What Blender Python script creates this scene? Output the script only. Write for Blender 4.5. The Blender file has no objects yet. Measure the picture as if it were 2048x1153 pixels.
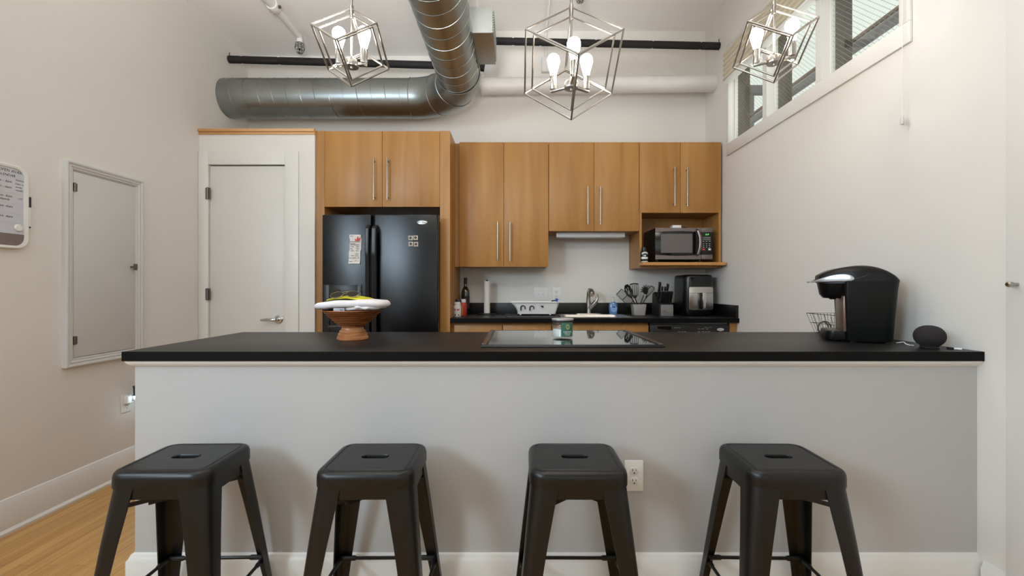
import bpy, bmesh, math, random
from mathutils import Vector, Matrix, noise
random.seed(7)
SC = bpy.context.scene
COL = SC.collection
R = math.radians

# ------------------------------------------------------------------ camera, world, lights, exposure
F, CX, CY, H = 880.0, 1031.0, 576.0, 1.2           # focal length in px, vanishing point, eye height (m)
cam_d = bpy.data.cameras.new('camera')
cam = bpy.data.objects.new('camera', cam_d); COL.objects.link(cam)
cam.location = (0, 0, H); cam.rotation_euler = (R(90), 0, 0)
cam_d.sensor_fit = 'HORIZONTAL'; cam_d.sensor_width = 36; cam_d.lens = 36 * F / 2048
cam_d.shift_x = -(CX - 1024) / 2048; cam_d.shift_y = (CY - 576.5) / 2048
cam_d.clip_start = 0.05; cam_d.clip_end = 100
SC.camera = cam
SC.view_settings.view_transform = 'Standard'; SC.view_settings.look = 'None'
SC.view_settings.gamma = 1; SC.view_settings.use_curve_mapping = False
SC.view_settings.exposure = 0.0

W = bpy.data.worlds.new('overcast'); SC.world = W; W.use_nodes = True
bg = W.node_tree.nodes['Background']
bg.inputs[0].default_value = (0.90, 0.95, 0.90, 1); bg.inputs[1].default_value = 1.15

def area(name, loc, direction, sx, sy, power, color):
    l = bpy.data.lights.new(name, 'AREA'); l.shape = 'RECTANGLE'; l.size = sx; l.size_y = sy
    l.energy = power; l.color = color
    o = bpy.data.objects.new(name, l); COL.objects.link(o); o.location = loc
    o.rotation_euler = Vector(direction).to_track_quat('-Z', 'Z').to_euler()
    return o
# daylight that enters by the left wall windows, out of view
area('daylight_left_window', (-2.52, -1.45, 2.2), (1, 0.30, -0.08), 0.8, 0.9, 78, (0.66, 0.84, 1.0))
area('daylight_left_window_near', (-2.52, 0.40, 2.15), (1, 0.45, -0.05), 0.6, 0.9, 26, (0.68, 0.85, 1.0))
area('rear_fill', (0.2, -4.02, 2.0), (0, 1, 0.45), 2.9, 1.8, 5, (0.96, 0.97, 1.0))  # added fill lamp behind the camera, lifts the whole room
# added fill lamp, unseen outside the high right windows, brightens the kitchen ceiling
area('high_window_fill', (2.75, 2.85, 1.75), (-1, 0, 0.95), 1.9, 0.9, 40, (0.97, 1.0, 1.0))
# added spot beside the camera, aimed upward to brighten the ceiling
fl = bpy.data.lights.new('ceiling_fill', 'SPOT'); fl.energy = 730; fl.spot_size = R(100); fl.spot_blend = 1.0; fl.shadow_soft_size = 0.30; fl.color = (1.0, 0.99, 0.97)
flo = bpy.data.objects.new('ceiling_fill', fl); COL.objects.link(flo); flo.location = (-0.25, -0.10, 1.75)
flo.rotation_euler = Vector((-0.14, 0.66, 1)).to_track_quat('-Z', 'Z').to_euler()

def wx(px, Y): return (px - CX) * Y / F            # photo measurements -> metres at a known depth
def wz(py, Y): return H - (py - CY) * Y / F
def P(px, py, Y): return Vector((wx(px, Y), Y, wz(py, Y)))

# ------------------------------------------------------------------ helpers
def lin(c):
    out = []
    for v in c[:3]:
        v = v / 255.0
        out.append(v / 12.92 if v <= 0.04045 else ((v + 0.055) / 1.055) ** 2.4)
    return tuple(out) + (1.0,)

def M(name, rgb, rough=0.5, metal=0.0, bump=None, var=None, spec=0.5, coat=0.0, stretch=(1, 1, 1), emit=None):
    m = bpy.data.materials.new(name); m.use_nodes = True
    nt = m.node_tree; N = nt.nodes; L = nt.links
    b = N['Principled BSDF']
    c = lin(rgb)
    b.inputs['Base Color'].default_value = c; b.inputs['Roughness'].default_value = rough
    b.inputs['Metallic'].default_value = metal; b.inputs['Specular IOR Level'].default_value = spec
    b.inputs['Coat Weight'].default_value = coat
    tc = N.new('ShaderNodeTexCoord'); mp = N.new('ShaderNodeMapping'); mp.inputs['Scale'].default_value = stretch
    L.new(tc.outputs['Object'], mp.inputs['Vector'])
    sc, amt = var if var else (9.0, 0.05)
    n = N.new('ShaderNodeTexNoise'); n.inputs['Scale'].default_value = sc; n.inputs['Detail'].default_value = 4
    L.new(mp.outputs['Vector'], n.inputs['Vector'])
    mx = N.new('ShaderNodeMix'); mx.data_type = 'RGBA'
    mx.inputs[6].default_value = tuple(v * (1 - amt) for v in c[:3]) + (1,)
    mx.inputs[7].default_value = tuple(min(1, v * (1 + amt)) for v in c[:3]) + (1,)
    L.new(n.outputs['Fac'], mx.inputs[0]); L.new(mx.outputs[2], b.inputs['Base Color'])
    if bump:
        n2 = N.new('ShaderNodeTexNoise'); n2.inputs['Scale'].default_value = bump[0]; n2.inputs['Detail'].default_value = 3
        L.new(mp.outputs['Vector'], n2.inputs['Vector'])
        bp = N.new('ShaderNodeBump'); bp.inputs['Strength'].default_value = bump[1]; bp.inputs['Distance'].default_value = bump[2] if len(bump) > 2 else 0.002
        L.new(n2.outputs['Fac'], bp.inputs['Height']); L.new(bp.outputs['Normal'], b.inputs['Normal'])
    if emit:
        b.inputs['Emission Color'].default_value = lin(emit[0]); b.inputs['Emission Strength'].default_value = emit[1]
    return m

def wood(name, dark, mid, light, scale=(9, 9, 0.8), rough=0.42):
    m = bpy.data.materials.new(name); m.use_nodes = True
    nt = m.node_tree; N = nt.nodes; L = nt.links; b = N['Principled BSDF']
    tc = N.new('ShaderNodeTexCoord'); mp = N.new('ShaderNodeMapping'); mp.inputs['Scale'].default_value = scale
    oi = N.new('ShaderNodeObjectInfo'); ml = N.new('ShaderNodeMath'); ml.operation = 'MULTIPLY'; ml.inputs[1].default_value = 37.0
    L.new(oi.outputs['Random'], ml.inputs[0]); L.new(tc.outputs['Object'], mp.inputs['Vector']); L.new(ml.outputs[0], mp.inputs['Location'])
    n = N.new('ShaderNodeTexNoise'); n.inputs['Scale'].default_value = 1.0; n.inputs['Detail'].default_value = 7; n.inputs['Roughness'].default_value = 0.55; n.inputs['Distortion'].default_value = 0.6
    L.new(mp.outputs['Vector'], n.inputs['Vector'])
    cr = N.new('ShaderNodeValToRGB'); e = cr.color_ramp.elements
    e[0].position = 0.28; e[0].color = lin(dark); e[1].position = 0.74; e[1].color = lin(light)
    x = e.new(0.5); x.color = lin(mid)
    L.new(n.outputs['Fac'], cr.inputs['Fac']); L.new(cr.outputs['Color'], b.inputs['Base Color'])
    b.inputs['Roughness'].default_value = rough
    return m

def glassy(name, tint, gloss=0.06, rough=0.02, alpha=1.0):
    """clear thin glass: transparent tinted body with a fresnel gloss"""
    m = bpy.data.materials.new(name); m.use_nodes = True
    nt = m.node_tree; N = nt.nodes; L = nt.links
    N.remove(N['Principled BSDF']); out = N['Material Output']
    t = N.new('ShaderNodeBsdfTransparent'); t.inputs[0].default_value = lin(tint)
    g = N.new('ShaderNodeBsdfGlossy'); g.inputs['Roughness'].default_value = rough
    lw = N.new('ShaderNodeLayerWeight'); lw.inputs[0].default_value = 0.25
    mr = N.new('ShaderNodeMapRange'); mr.inputs[3].default_value = gloss; mr.inputs[4].default_value = 0.75 if name not in ('wired_glass', 'jar_glass') else 0.16
    L.new(lw.outputs['Fresnel'], mr.inputs[0])
    mx = N.new('ShaderNodeMixShader'); L.new(mr.outputs[0], mx.inputs[0]); L.new(t.outputs[0], mx.inputs[1]); L.new(g.outputs[0], mx.inputs[2])
    L.new(mx.outputs[0], out.inputs['Surface'])
    return m

OFF = {}
class MB:
    def __init__(s): s.bm = bmesh.new()
    def face(s, vs):
        try: return s.bm.faces.new(vs)
        except ValueError: return None
    def box(s, x0, x1, y0, y1, z0, z1, bev=0.0, seg=2):
        v = [s.bm.verts.new((x, y, z)) for x in (x0, x1) for y in (y0, y1) for z in (z0, z1)]
        fs = [s.face([v[i] for i in q]) for q in ((0,1,3,2),(4,6,7,5),(0,4,5,1),(2,3,7,6),(0,2,6,4),(1,5,7,3))]
        if bev > 0:
            es = list({e for f in fs for e in f.edges})
            bmesh.ops.bevel(s.bm, geom=es, offset=bev, segments=seg, profile=0.5, affect='EDGES')
        return s
    def rot_box(s, c, size, M3, bev=0.0):
        """box of given size about c, turned by the 3x3/4x4 matrix"""
        n0 = set(s.bm.verts)
        s.box(-size[0]/2, size[0]/2, -size[1]/2, size[1]/2, -size[2]/2, size[2]/2, bev)
        for v in s.bm.verts:
            if v not in n0: v.co = (M3 @ v.co) + Vector(c)
        return s
    def loft(s, rings, cap0=True, cap1=True, closed=True):
        vr = [[s.bm.verts.new(p) for p in r] for r in rings]
        n = len(vr[0])
        for a, b in zip(vr[:-1], vr[1:]):
            for i in range(n if closed else n - 1):
                j = (i + 1) % n
                s.face([a[i], a[j], b[j], b[i]])
        if cap0: s.face(list(reversed(vr[0])))
        if cap1: s.face(vr[-1])
        return s
    def tube(s, pts, r, seg=8, caps=True, closed=False, flat=1.0):
        pts = [Vector(p) for p in pts]; n = len(pts)
        rs = r if isinstance(r, (list, tuple)) else [r] * n
        tan = []
        for i in range(n):
            if closed: t = pts[(i+1) % n] - pts[i-1]
            else: t = pts[min(i+1, n-1)] - pts[max(i-1, 0)]
            tan.append(t.normalized())
        up = Vector((0, 0, 1)) if abs(tan[0].z) < 0.9 else Vector((0, 1, 0))
        u = tan[0].cross(up).normalized(); rings = []
        for i in range(n):
            u = (u - tan[i] * u.dot(tan[i])).normalized(); w = tan[i].cross(u)
            rings.append([pts[i] + (u * math.cos(a) + w * (flat * math.sin(a))) * rs[i] for a in [2*math.pi*k/seg + math.pi/seg for k in range(seg)]])
        if closed: s.loft(rings + [rings[0]], False, False)
        else: s.loft(rings, caps, caps)
        return s
    def cyl(s, p0, p1, r, seg=24, r1=None):
        return s.tube([p0, p1], [r, r if r1 is None else r1], seg)
    def lathe(s, prof, c=(0, 0, 0), seg=28, mat=None, caps=(True, True)):
        c = Vector(c); rings = []
        for r, z in prof:
            ring = [Vector((max(r, 1e-5) * math.cos(2*math.pi*k/seg), max(r, 1e-5) * math.sin(2*math.pi*k/seg), z)) for k in range(seg)]
            if mat: ring = [mat @ p for p in ring]
            rings.append([p + c for p in ring])
        return s.loft(rings, *caps)
    def prism(s, poly, f0, f1, bev=0.0, seg=2):
        """poly: list of 2-tuples; f0/f1 map a 2-tuple to 3-D points of the two faces"""
        a = [s.bm.verts.new(f0(p)) for p in poly]; b = [s.bm.verts.new(f1(p)) for p in poly]
        n = len(poly); fs = [s.face(a), s.face(list(reversed(b)))]
        for i in range(n): fs.append(s.face([a[i], b[i], b[(i+1) % n], a[(i+1) % n]]))
        if bev:
            es = list({e for f in fs[:2] if f for e in f.edges})
            bmesh.ops.bevel(s.bm, geom=es, offset=bev, segments=seg, profile=0.5, affect='EDGES')
        return s
    def prism_xz(s, poly, y0, y1, bev=0.0, seg=2):
        return s.prism(poly, lambda p: (p[0], y0, p[1]), lambda p: (p[0], y1, p[1]), bev, seg)
    def prism_yz(s, poly, x0, x1, bev=0.0, seg=2):
        return s.prism(poly, lambda p: (x0, p[0], p[1]), lambda p: (x1, p[0], p[1]), bev, seg)
    def prism_xy(s, poly, z0, z1, bev=0.0, seg=2):
        return s.prism(poly, lambda p: (p[0], p[1], z0), lambda p: (p[0], p[1], z1), bev, seg)
    def text(s, body, size, mat4, extrude=0.0004, align='LEFT', shear=0.0, squeeze=1.0):
        cu = bpy.data.curves.new('t', 'FONT'); cu.body = body; cu.size = size; cu.extrude = extrude
        cu.align_x = align; cu.shear = shear; cu.resolution_u = 2
        o = bpy.data.objects.new('t', cu); me = o.to_mesh()
        me.transform(mat4 @ Matrix.Diagonal((squeeze, 1, 1, 1))); s.bm.from_mesh(me); o.to_mesh_clear()
        bpy.data.objects.remove(o); bpy.data.curves.remove(cu)
        return s
    def build(s, name, mat, parent=None, smooth=38, at=None, xf=None):
        bm = s.bm
        if xf is not None: bmesh.ops.transform(bm, matrix=xf, verts=bm.verts)
        bmesh.ops.recalc_face_normals(bm, faces=bm.faces)
        if parent is not None:
            off = OFF.get(parent.name, Vector((0, 0, 0))); loc = Vector((0, 0, 0))
        else:
            if at is None:
                lo = Vector([min(v.co[i] for v in bm.verts) for i in range(3)]); hi = Vector([max(v.co[i] for v in bm.verts) for i in range(3)])
                at = Vector(((lo.x + hi.x) / 2, (lo.y + hi.y) / 2, lo.z))
            off = loc = Vector(at)
        bmesh.ops.translate(bm, verts=bm.verts, vec=-off)
        me = bpy.data.meshes.new(name); bm.to_mesh(me); bm.free()
        for p in me.polygons: p.use_smooth = True
        me.set_sharp_from_angle(angle=R(smooth))
        me.materials.append(mat)
        o = bpy.data.objects.new(name, me); COL.objects.link(o); o.location = loc
        if parent is not None: o.parent = parent
        OFF[o.name] = off
        return o

def tag(o, label, cat, group=None):
    o['label'] = label; o['category'] = cat
    if group: o['group'] = group
    return o
def thing(name, label, cat, loc=(0, 0, 0), rotz=0, group=None):
    o = bpy.data.objects.new(name, None); COL.objects.link(o); o.location = loc; o.rotation_euler = (0, 0, rotz)
    o.empty_display_size = 0.05; OFF[o.name] = Vector(loc)
    return tag(o, label, cat, group)
def struct(o): o['kind'] = 'structure'; return o
def copy_tree(o, parent=None):
    c = o.copy(); COL.objects.link(c)
    if parent is not None: c.parent = parent
    for ch in list(o.children): copy_tree(ch, c)
    return c
def rr(w, d, r, n=6, cx=0.0, cy=0.0):
    """rounded rectangle outline"""
    r = min(r, w / 2 - 1e-4, d / 2 - 1e-4); pts = []
    for sx, sy, a0 in ((1, 1, 0), (-1, 1, 90), (-1, -1, 180), (1, -1, 270)):
        for k in range(n):
            a = R(a0 + 90 * k / (n - 1))
            pts.append((cx + sx * (w / 2 - r) + r * math.cos(a), cy + sy * (d / 2 - r) + r * math.sin(a)))
    return pts
def FRONT(x, y, z):   # lettering on a face that looks toward the camera (-Y)
    return Matrix.Translation((x, y, z)) @ Matrix.Rotation(R(90), 4, 'X')
def ONLEFT(x, y, z):  # lettering on the left wall (looks toward +X)
    return Matrix(((0, 0, 1, x), (1, 0, 0, y), (0, 1, 0, z), (0, 0, 0, 1)))

# ------------------------------------------------------------------ materials
m_wall = M('wall_paint', (227, 223, 217), 0.6, bump=(260, 0.08, 0.001), var=(3, 0.015))
m_ceil = M('ceiling_paint', (243, 241, 239), 0.7, bump=(200, 0.08, 0.001), var=(3, 0.015))
m_bar = M('grey_wall_paint', (186, 184, 182), 0.55, bump=(260, 0.1, 0.001), var=(4, 0.02))
m_trim = M('white_trim_paint', (226, 223, 218), 0.38, var=(6, 0.015))
m_door = M('white_door_paint', (218, 215, 210), 0.4, var=(6, 0.015))
m_panel = M('grey_white_paint', (206, 205, 204), 0.42, var=(6, 0.015))
m_maple = wood('maple_veneer', (158, 108, 50), (174, 123, 63), (186, 137, 76))
m_mapledark = wood('maple_edge', (152, 102, 46), (168, 117, 58), (180, 131, 70))
m_cap = wood('maple_cap', (192, 140, 84), (208, 158, 104), (220, 176, 122), (0.8, 9, 9))
m_black = M('black_laminate', (17, 15, 14), 0.42, var=(60, 0.12), spec=0.5)
m_edge = M('black_edge_shade', (12, 11, 11), 0.5, spec=0.12)  # duller, darker copy of the laminate, puts shade into the counter edges
m_stool = M('black_enamel', (13, 11, 10), 0.36, spec=.42, var=(30, 0.06), bump=(180, 0.05, 0.0006))
m_nickel = M('brushed_nickel', (172, 167, 160), 0.28, 1.0, var=(40, 0.06))
m_steel = M('stainless_steel', (196, 194, 190), 0.3, 1.0, var=(14, 0.08), stretch=(14, 1, 0.6))
m_chrome = M('satin_chrome', (205, 203, 200), 0.2, 1.0)
m_duct = M('galvanised_steel', (152, 156, 154), 0.34, 1.0, var=(5, 0.16), stretch=(1, 1, 1))
m_ductbox = M('galvanised_box', (170, 174, 172), 0.45, 1.0, var=(7, 0.12))
m_foam = M('black_pipe_foam', (26, 24, 24), 0.75, bump=(90, 0.25))
m_whitepipe = M('white_painted_pipe', (222, 219, 218), 0.45)
m_blackgl = M('gloss_black_plastic', (14, 14, 15), 0.16, spec=0.5)
m_blackpl = M('black_plastic', (22, 22, 23), 0.38)
m_blackmat = M('matte_black_plastic', (24, 23, 23), 0.6)
m_white = M('white_plastic', (232, 231, 228), 0.35)
m_dark = M('dark_slot', (22, 20, 19), 0.6)
m_metal_dk = M('dark_nickel', (120, 116, 110), 0.35, 1.0)
m_ink = M('black_ink', (42, 40, 42), 0.6)
m_bulb = M('lit_bulb', (255, 246, 232), 0.4, emit=((255, 246, 234), 66.0))

def fridge_mat():
    m = M('pebbled_black_enamel', (6, 9, 13), 0.16, bump=(230, 0.32, 0.002), spec=0.42)
    return m
m_fridge = fridge_mat()

def floor_mat():
    m = bpy.data.materials.new('oak_floor'); m.use_nodes = True
    nt = m.node_tree; N = nt.nodes; L = nt.links; b = N['Principled BSDF']
    tc = N.new('ShaderNodeTexCoord'); sp = N.new('ShaderNodeSeparateXYZ'); cb = N.new('ShaderNodeCombineXYZ')
    L.new(tc.outputs['Object'], sp.inputs[0]); L.new(sp.outputs['Y'], cb.inputs['X']); L.new(sp.outputs['X'], cb.inputs['Y'])
    br = N.new('ShaderNodeTexBrick'); br.inputs['Scale'].default_value = 1.0
    br.inputs['Brick Width'].default_value = 0.95; br.inputs['Row Height'].default_value = 0.058
    br.inputs['Mortar Size'].default_value = 0.0009; br.offset = 0.37
    br.inputs['Color1'].default_value = lin((206, 160, 96)); br.inputs['Color2'].default_value = lin((190, 142, 78)); br.inputs['Mortar'].default_value = lin((128, 90, 46))
    L.new(cb.outputs[0], br.inputs['Vector'])
    mp = N.new('ShaderNodeMapping'); mp.inputs['Scale'].default_value = (38, 1.6, 1); L.new(tc.outputs['Object'], mp.inputs['Vector'])
    n = N.new('ShaderNodeTexNoise'); n.inputs['Scale'].default_value = 1.4; n.inputs['Detail'].default_value = 6; L.new(mp.outputs['Vector'], n.inputs['Vector'])
    mx = N.new('ShaderNodeMix'); mx.data_type = 'RGBA'; mx.blend_type = 'MULTIPLY'; mx.inputs[0].default_value = 0.35
    cr = N.new('ShaderNodeValToRGB'); cr.color_ramp.elements[0].position = 0.35; cr.color_ramp.elements[0].color = (0.55, 0.42, 0.3, 1); cr.color_ramp.elements[1].position = 0.6; cr.color_ramp.elements[1].color = (1, 1, 1, 1)
    L.new(n.outputs['Fac'], cr.inputs[0]); L.new(br.outputs['Color'], mx.inputs[6]); L.new(cr.outputs[0], mx.inputs[7])
    L.new(mx.outputs[2], b.inputs['Base Color']); b.inputs['Roughness'].default_value = 0.35
    return m
m_floor = floor_mat()

def brick_mat():
    m = bpy.data.materials.new('dark_brick'); m.use_nodes = True
    nt = m.node_tree; N = nt.nodes; L = nt.links; b = N['Principled BSDF']
    tc = N.new('ShaderNodeTexCoord'); br = N.new('ShaderNodeTexBrick'); br.inputs['Scale'].default_value = 5
    br.inputs['Color1'].default_value = lin((70, 50, 39)); br.inputs['Color2'].default_value = lin((58, 43, 35)); br.inputs['Mortar'].default_value = lin((66, 55, 47))
    L.new(tc.outputs['Object'], br.inputs['Vector']); L.new(br.outputs['Color'], b.inputs['Base Color']); b.inputs['Roughness'].default_value = 0.9
    return m
m_brick = brick_mat()

def wired_glass():
    m = glassy('wired_glass', (252, 254, 252), 0.02)
    nt = m.node_tree; N = nt.nodes; L = nt.links
    out = N['Material Output']; base = out.inputs['Surface'].links[0].from_socket
    tc = N.new('ShaderNodeTexCoord'); sp = N.new('ShaderNodeSeparateXYZ'); L.new(tc.outputs['Object'], sp.inputs[0])
    def fam(op):
        a = N.new('ShaderNodeMath'); a.operation = op; L.new(sp.outputs['Y'], a.inputs[0]); L.new(sp.outputs['Z'], a.inputs[1])
        b = N.new('ShaderNodeMath'); b.operation = 'MULTIPLY'; b.inputs[1].default_value = 34.0; L.new(a.outputs[0], b.inputs[0])
        c = N.new('ShaderNodeMath'); c.operation = 'FRACT'; L.new(b.outputs[0], c.inputs[0])
        d = N.new('ShaderNodeMath'); d.operation = 'LESS_THAN'; d.inputs[1].default_value = 0.045; L.new(c.outputs[0], d.inputs[0])
        return d
    f1, f2 = fam('ADD'), fam('SUBTRACT')
    mxm = N.new('ShaderNodeMath'); mxm.operation = 'MAXIMUM'; L.new(f1.outputs[0], mxm.inputs[0]); L.new(f2.outputs[0], mxm.inputs[1])
    df = N.new('ShaderNodeBsdfDiffuse'); df.inputs[0].default_value = lin((150, 156, 150))
    ms = N.new('ShaderNodeMixShader'); L.new(mxm.outputs[0], ms.inputs[0]); L.new(base, ms.inputs[1]); L.new(df.outputs[0], ms.inputs[2])
    L.new(ms.outputs[0], out.inputs['Surface'])
    return m
m_wired = wired_glass()
# ================================================================== THE SETTING
XL, XR, YB = -2.494, 1.775, 4.11          # left wall, right wall, back wall
ZLOW, ZHIGH, XSTEP = 3.367, 3.60, -0.30   # two ceiling levels and the step between them
YR = -4.0                                 # rear wall, behind the camera
b = MB(); b.box(XL - .12, XR + .15, YR - .12, YB + .12, -.06, 0); struct(b.build('floor', m_floor, at=(0, 0, 0)))
b = MB(); b.box(XL - .12, XSTEP, YR - .12, YB + .12, ZLOW, ZHIGH + .1); b.box(XSTEP, XR + .15, YR - .12, YB + .12, ZHIGH, ZHIGH + .1)
struct(b.build('ceiling', m_ceil, at=(0, 0, ZLOW)))
b = MB(); b.box(XL, XR, YB, YB + .12, 0, ZHIGH); struct(b.build('wall_back', m_wall, at=(0, YB, 0)))
b = MB()   # rear wall with one wide window opening
b.box(XL, -1.3, YR - .1, YR, 0, ZHIGH); b.box(1.7, XR, YR - .1, YR, 0, ZHIGH); b.box(-1.3, 1.7, YR - .1, YR, 0, 1.05); b.box(-1.3, 1.7, YR - .1, YR, 2.95, ZHIGH)
struct(b.build('wall_rear', m_wall, at=(0, YR, 0)))
b = MB()   # left wall; a window opening lies behind the camera
for y0, y1, z0, z1 in ((.75, YB, 0, ZLOW), (-.55, .05, 0, ZLOW), (.05, .75, 0, 1.65), (.05, .75, 2.65, ZLOW), (YR, -2.55, 0, ZLOW), (-2.55, -.55, 0, 1.05), (-2.55, -.55, 2.95, ZLOW)): b.box(XL - .1, XL, y0, y1, z0, z1)
struct(b.build('wall_left', m_wall, at=(XL, 0, 0)))
WIN = [(3.137, 3.641), (2.582, 3.087), (2.023, 2.536)]; WZ0, WZ1 = 2.398, 3.16; XG = 1.826
def right_pieces(b, x0, x1):
    b.box(x0, x1, YR, YB, 0, WZ0); b.box(x0, x1, YR, YB, WZ1, ZHIGH)
    b.box(x0, x1, YR, WIN[2][0], WZ0, WZ1); b.box(x0, x1, WIN[0][1], YB, WZ0, WZ1)
    b.box(x0, x1, WIN[2][1], WIN[1][0], WZ0, WZ1); b.box(x0, x1, WIN[1][1], WIN[0][0], WZ0, WZ1)
b = MB(); right_pieces(b, XR, XG); struct(b.build('wall_right', m_wall, at=(XR, 0, 0)))
b = MB(); right_pieces(b, XG + .012, XG + .115); struct(b.build('wall_exterior', m_brick, at=(XG + .012, 0, 0)))
for i, (y0, y1) in enumerate(WIN):
    f = MB(); t = .007
    for q in ((y0, y0 + t, WZ0, WZ1), (y1 - t, y1, WZ0, WZ1), (y0 + t, y1 - t, WZ0, WZ0 + t), (y0 + t, y1 - t, WZ1 - t, WZ1)): f.box(XG - .012, XG + .012, q[0], q[1], q[2], q[3])
    w = struct(f.build('window_%d' % (i + 1), m_trim, at=(XG, (y0 + y1) / 2, WZ0)))
    g = MB(); g.box(XG - .003, XG + .003, y0 + t, y1 - t, WZ0 + t, WZ1 - t); g.build('pane', m_wired, w)
# casing round the three windows
b = MB(); x0 = XR - .014
b.box(x0, XR, 1.965, 3.675, 2.302, WZ0, .003); b.box(x0, XR, 1.965, WIN[2][0], WZ0, WZ1, .003); b.box(x0, XR, WIN[0][1], 3.675, WZ0, WZ1, .003)
b.box(x0, XR, 1.965, 3.675, WZ1, WZ1 + .06, .003); b.box(x0, XR, WIN[2][1], WIN[1][0], WZ0, WZ1); b.box(x0, XR, WIN[1][1], WIN[0][0], WZ0, WZ1)
struct(b.build('trim_1', m_trim, at=(XR, 2.8, 2.3)))
# left baseboard with cap and shoe moulding
b = MB(); prof = [(0, 0), (.03, 0), (.03, .012), (.022, .02), (.018, .024), (.018, .142), (.012, .152), (.008, .165), (0, .168)]
b.prism([(XL + x, z) for x, z in prof], lambda p: (p[0], YR, p[1]), lambda p: (p[0], 3.458, p[1]))
struct(b.build('baseboard_left', m_trim, at=(XL, 0, 0)))
b = MB(); b.prism([(XR - x, z) for x, z in prof], lambda p: (p[0], 1.584, p[1]), lambda p: (p[0], 1.662, p[1]))
struct(b.build('baseboard_right', m_trim, at=(XR, 1.62, 0)))
# closet in the back left corner with its flush door
YP = 3.47; XPR = -1.583; DX0, DX1, DZ = -2.417, -1.814, 2.17
b = MB()
b.box(XL, DX0, YP, YP + .1, 0, 2.41); b.box(DX1, XPR, YP, YP + .1, 0, 2.41); b.box(DX0, DX1, YP, YP + .1, DZ, 2.41)
b.box(XPR - .09, XPR, YP + .1, YB, 0, 2.41); b.box(XL, XPR, YP, YB, 2.41, 2.425)
struct(b.build('wall_closet', m_wall, at=(-2.05, YP, 0)))
b = MB(); b.box(XL, XPR + .004, YP - .022, YP + .1, 2.428, 2.45, .002); b.box(XL, XPR + .004, YP - .010, YP + .1, 2.408, 2.428, .002)
struct(b.build('trim_2', m_cap, at=(-2.05, YP, 2.408)))
d = MB(); d.box(DX0 + .003, DX1 - .003, YP + .006, YP + .045, .01, DZ - .008, .002)
door = struct(d.build('door_1', m_door, at=((DX0 + DX1) / 2, YP, 0)))
c = MB(); y0 = YP - .013
c.box(XL + .001, DX0, y0, YP - .0005, .0, DZ + .103, .003); c.box(DX1, -1.707, y0, YP - .0005, 0, DZ + .103, .003); c.box(DX0, DX1, y0, YP - .0005, DZ, DZ + .103, .003)
c.build('door_casing', m_trim, door)
for py in (388, 589):
    h = MB(); x = DX0; z = wz(py, YP); h.cyl((x, YP - .018, z - .048), (x, YP - .018, z + .048), .0075, 12); h.box(x - .018, x + .018, YP - .0155, YP - .010, z - .045, z + .045)
    h.build('hinge', m_metal_dk, door)
h = MB(); hx, hz = wx(553, 3.44), wz(640, 3.44)
h.lathe([(.0, 0), (.034, 0), (.034, .006), (.028, .012), (.012, .014), (.011, .05), (0, .05)], (hx, YP + .006, hz), 28, Matrix.Rotation(R(90), 4, 'X'))
h.tube([(hx, YP - .043, hz), (hx - .02, YP - .05, hz), (hx - .06, YP - .05, hz + .002), (hx - .115, YP - .045, hz - .003)], [.011, .011, .010, .007], 10, flat=1.2)
h.build('lever_handle', m_chrome, door)
# far right: painted door and casing at the edge of the view
b = MB(); b.box(XR - .012, XR - .0005, .62, 1.583, 0, 2.5, .003)
d2 = struct(b.build('door_2', m_trim, at=(XR, 1.1, 0)))
k = MB(); k.lathe([(0, 0), (.006, 0), (.006, .018), (.009, .02), (.0095, .034), (.006, .038), (0, .038)], (XR - .012, 1.545, 1.212), 16, Matrix.Rotation(R(-90), 4, 'Y')); k.build('door_catch', m_nickel, d2)

# knee wall of the bar, its baseboard and the cove moulding under the counter
YC, YCB, ZC = 1.664, 2.406, .958          # bar counter: front edge, back edge, top
YW = 1.692; XBL = -1.463
b = MB(); b.box(XBL, XR - .001, YW, YW + .12, 0, ZC - .037); struct(b.build('wall_bar', m_bar, at=(.15, YW, 0)))
b = MB(); pr = [(0, 0), (.028, 0), (.028, .012), (.02, .02), (.02, .155), (.013, .166), (.009, .178), (0, .182)]
b.prism([(YW - o, z) for o, z in pr], lambda p: (XBL - (YW - p[0]), p[0], p[1]), lambda p: (XR - .001, p[0], p[1]))
b.prism([(XBL - o, z) for o, z in pr], lambda p: (p[0], YW - (XBL - p[0]), p[1]), lambda p: (p[0], YW + .12, p[1]))
struct(b.build('baseboard_bar', m_trim, at=(.15, YW, 0)))
b = MB(); cv = [(0, -.060), (.004, -.060), (.008, -.056), (.016, -.050), (.021, -.043), (.022, -.037), (0, -.037)]
b.prism([(YW - o, ZC + z) for o, z in cv], lambda p: (XBL - (YW - p[0]), p[0], p[1]), lambda p: (XR - .001, p[0], p[1]))
b.prism([(XBL - o, ZC + z) for o, z in cv], lambda p: (p[0], YW - (XBL - p[0]), p[1]), lambda p: (p[0], YW + .12, p[1]))
struct(b.build('trim_3', m_trim, at=(.15, YW, .9)))

# ================================================================== BAR COUNTER AND STOOLS
b = MB(); b.box(-1.488, XR - .001, YC + .002, YCB, ZC - .0355, ZC, .001)
ct = b.build('countertop', m_black, at=(.14, 2.03, ZC - .036))
b = MB(); b.box(-1.49, XR - .001, YC, YC + .0022, ZC - .036, ZC - .0004); b.box(-1.490, -1.4878, YC, YCB, ZC - .036, ZC - .0004); b.build('edge_shade', m_edge, ct)  # thin added facing, keeps front and left end darker than the top
tag(ct, 'long black bar countertop on the grey half wall, behind the four stools', 'countertop')
# plain cabinet run that carries the counter on the kitchen side
b = MB(); b.box(-1.44, XR - .001, YW + .121, YCB - .03, .0, ZC - .037)
tag(b.build('bar_base_cabinet', m_maple), 'wooden base cabinets under the black bar countertop, facing the kitchen', 'cabinet')

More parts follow.
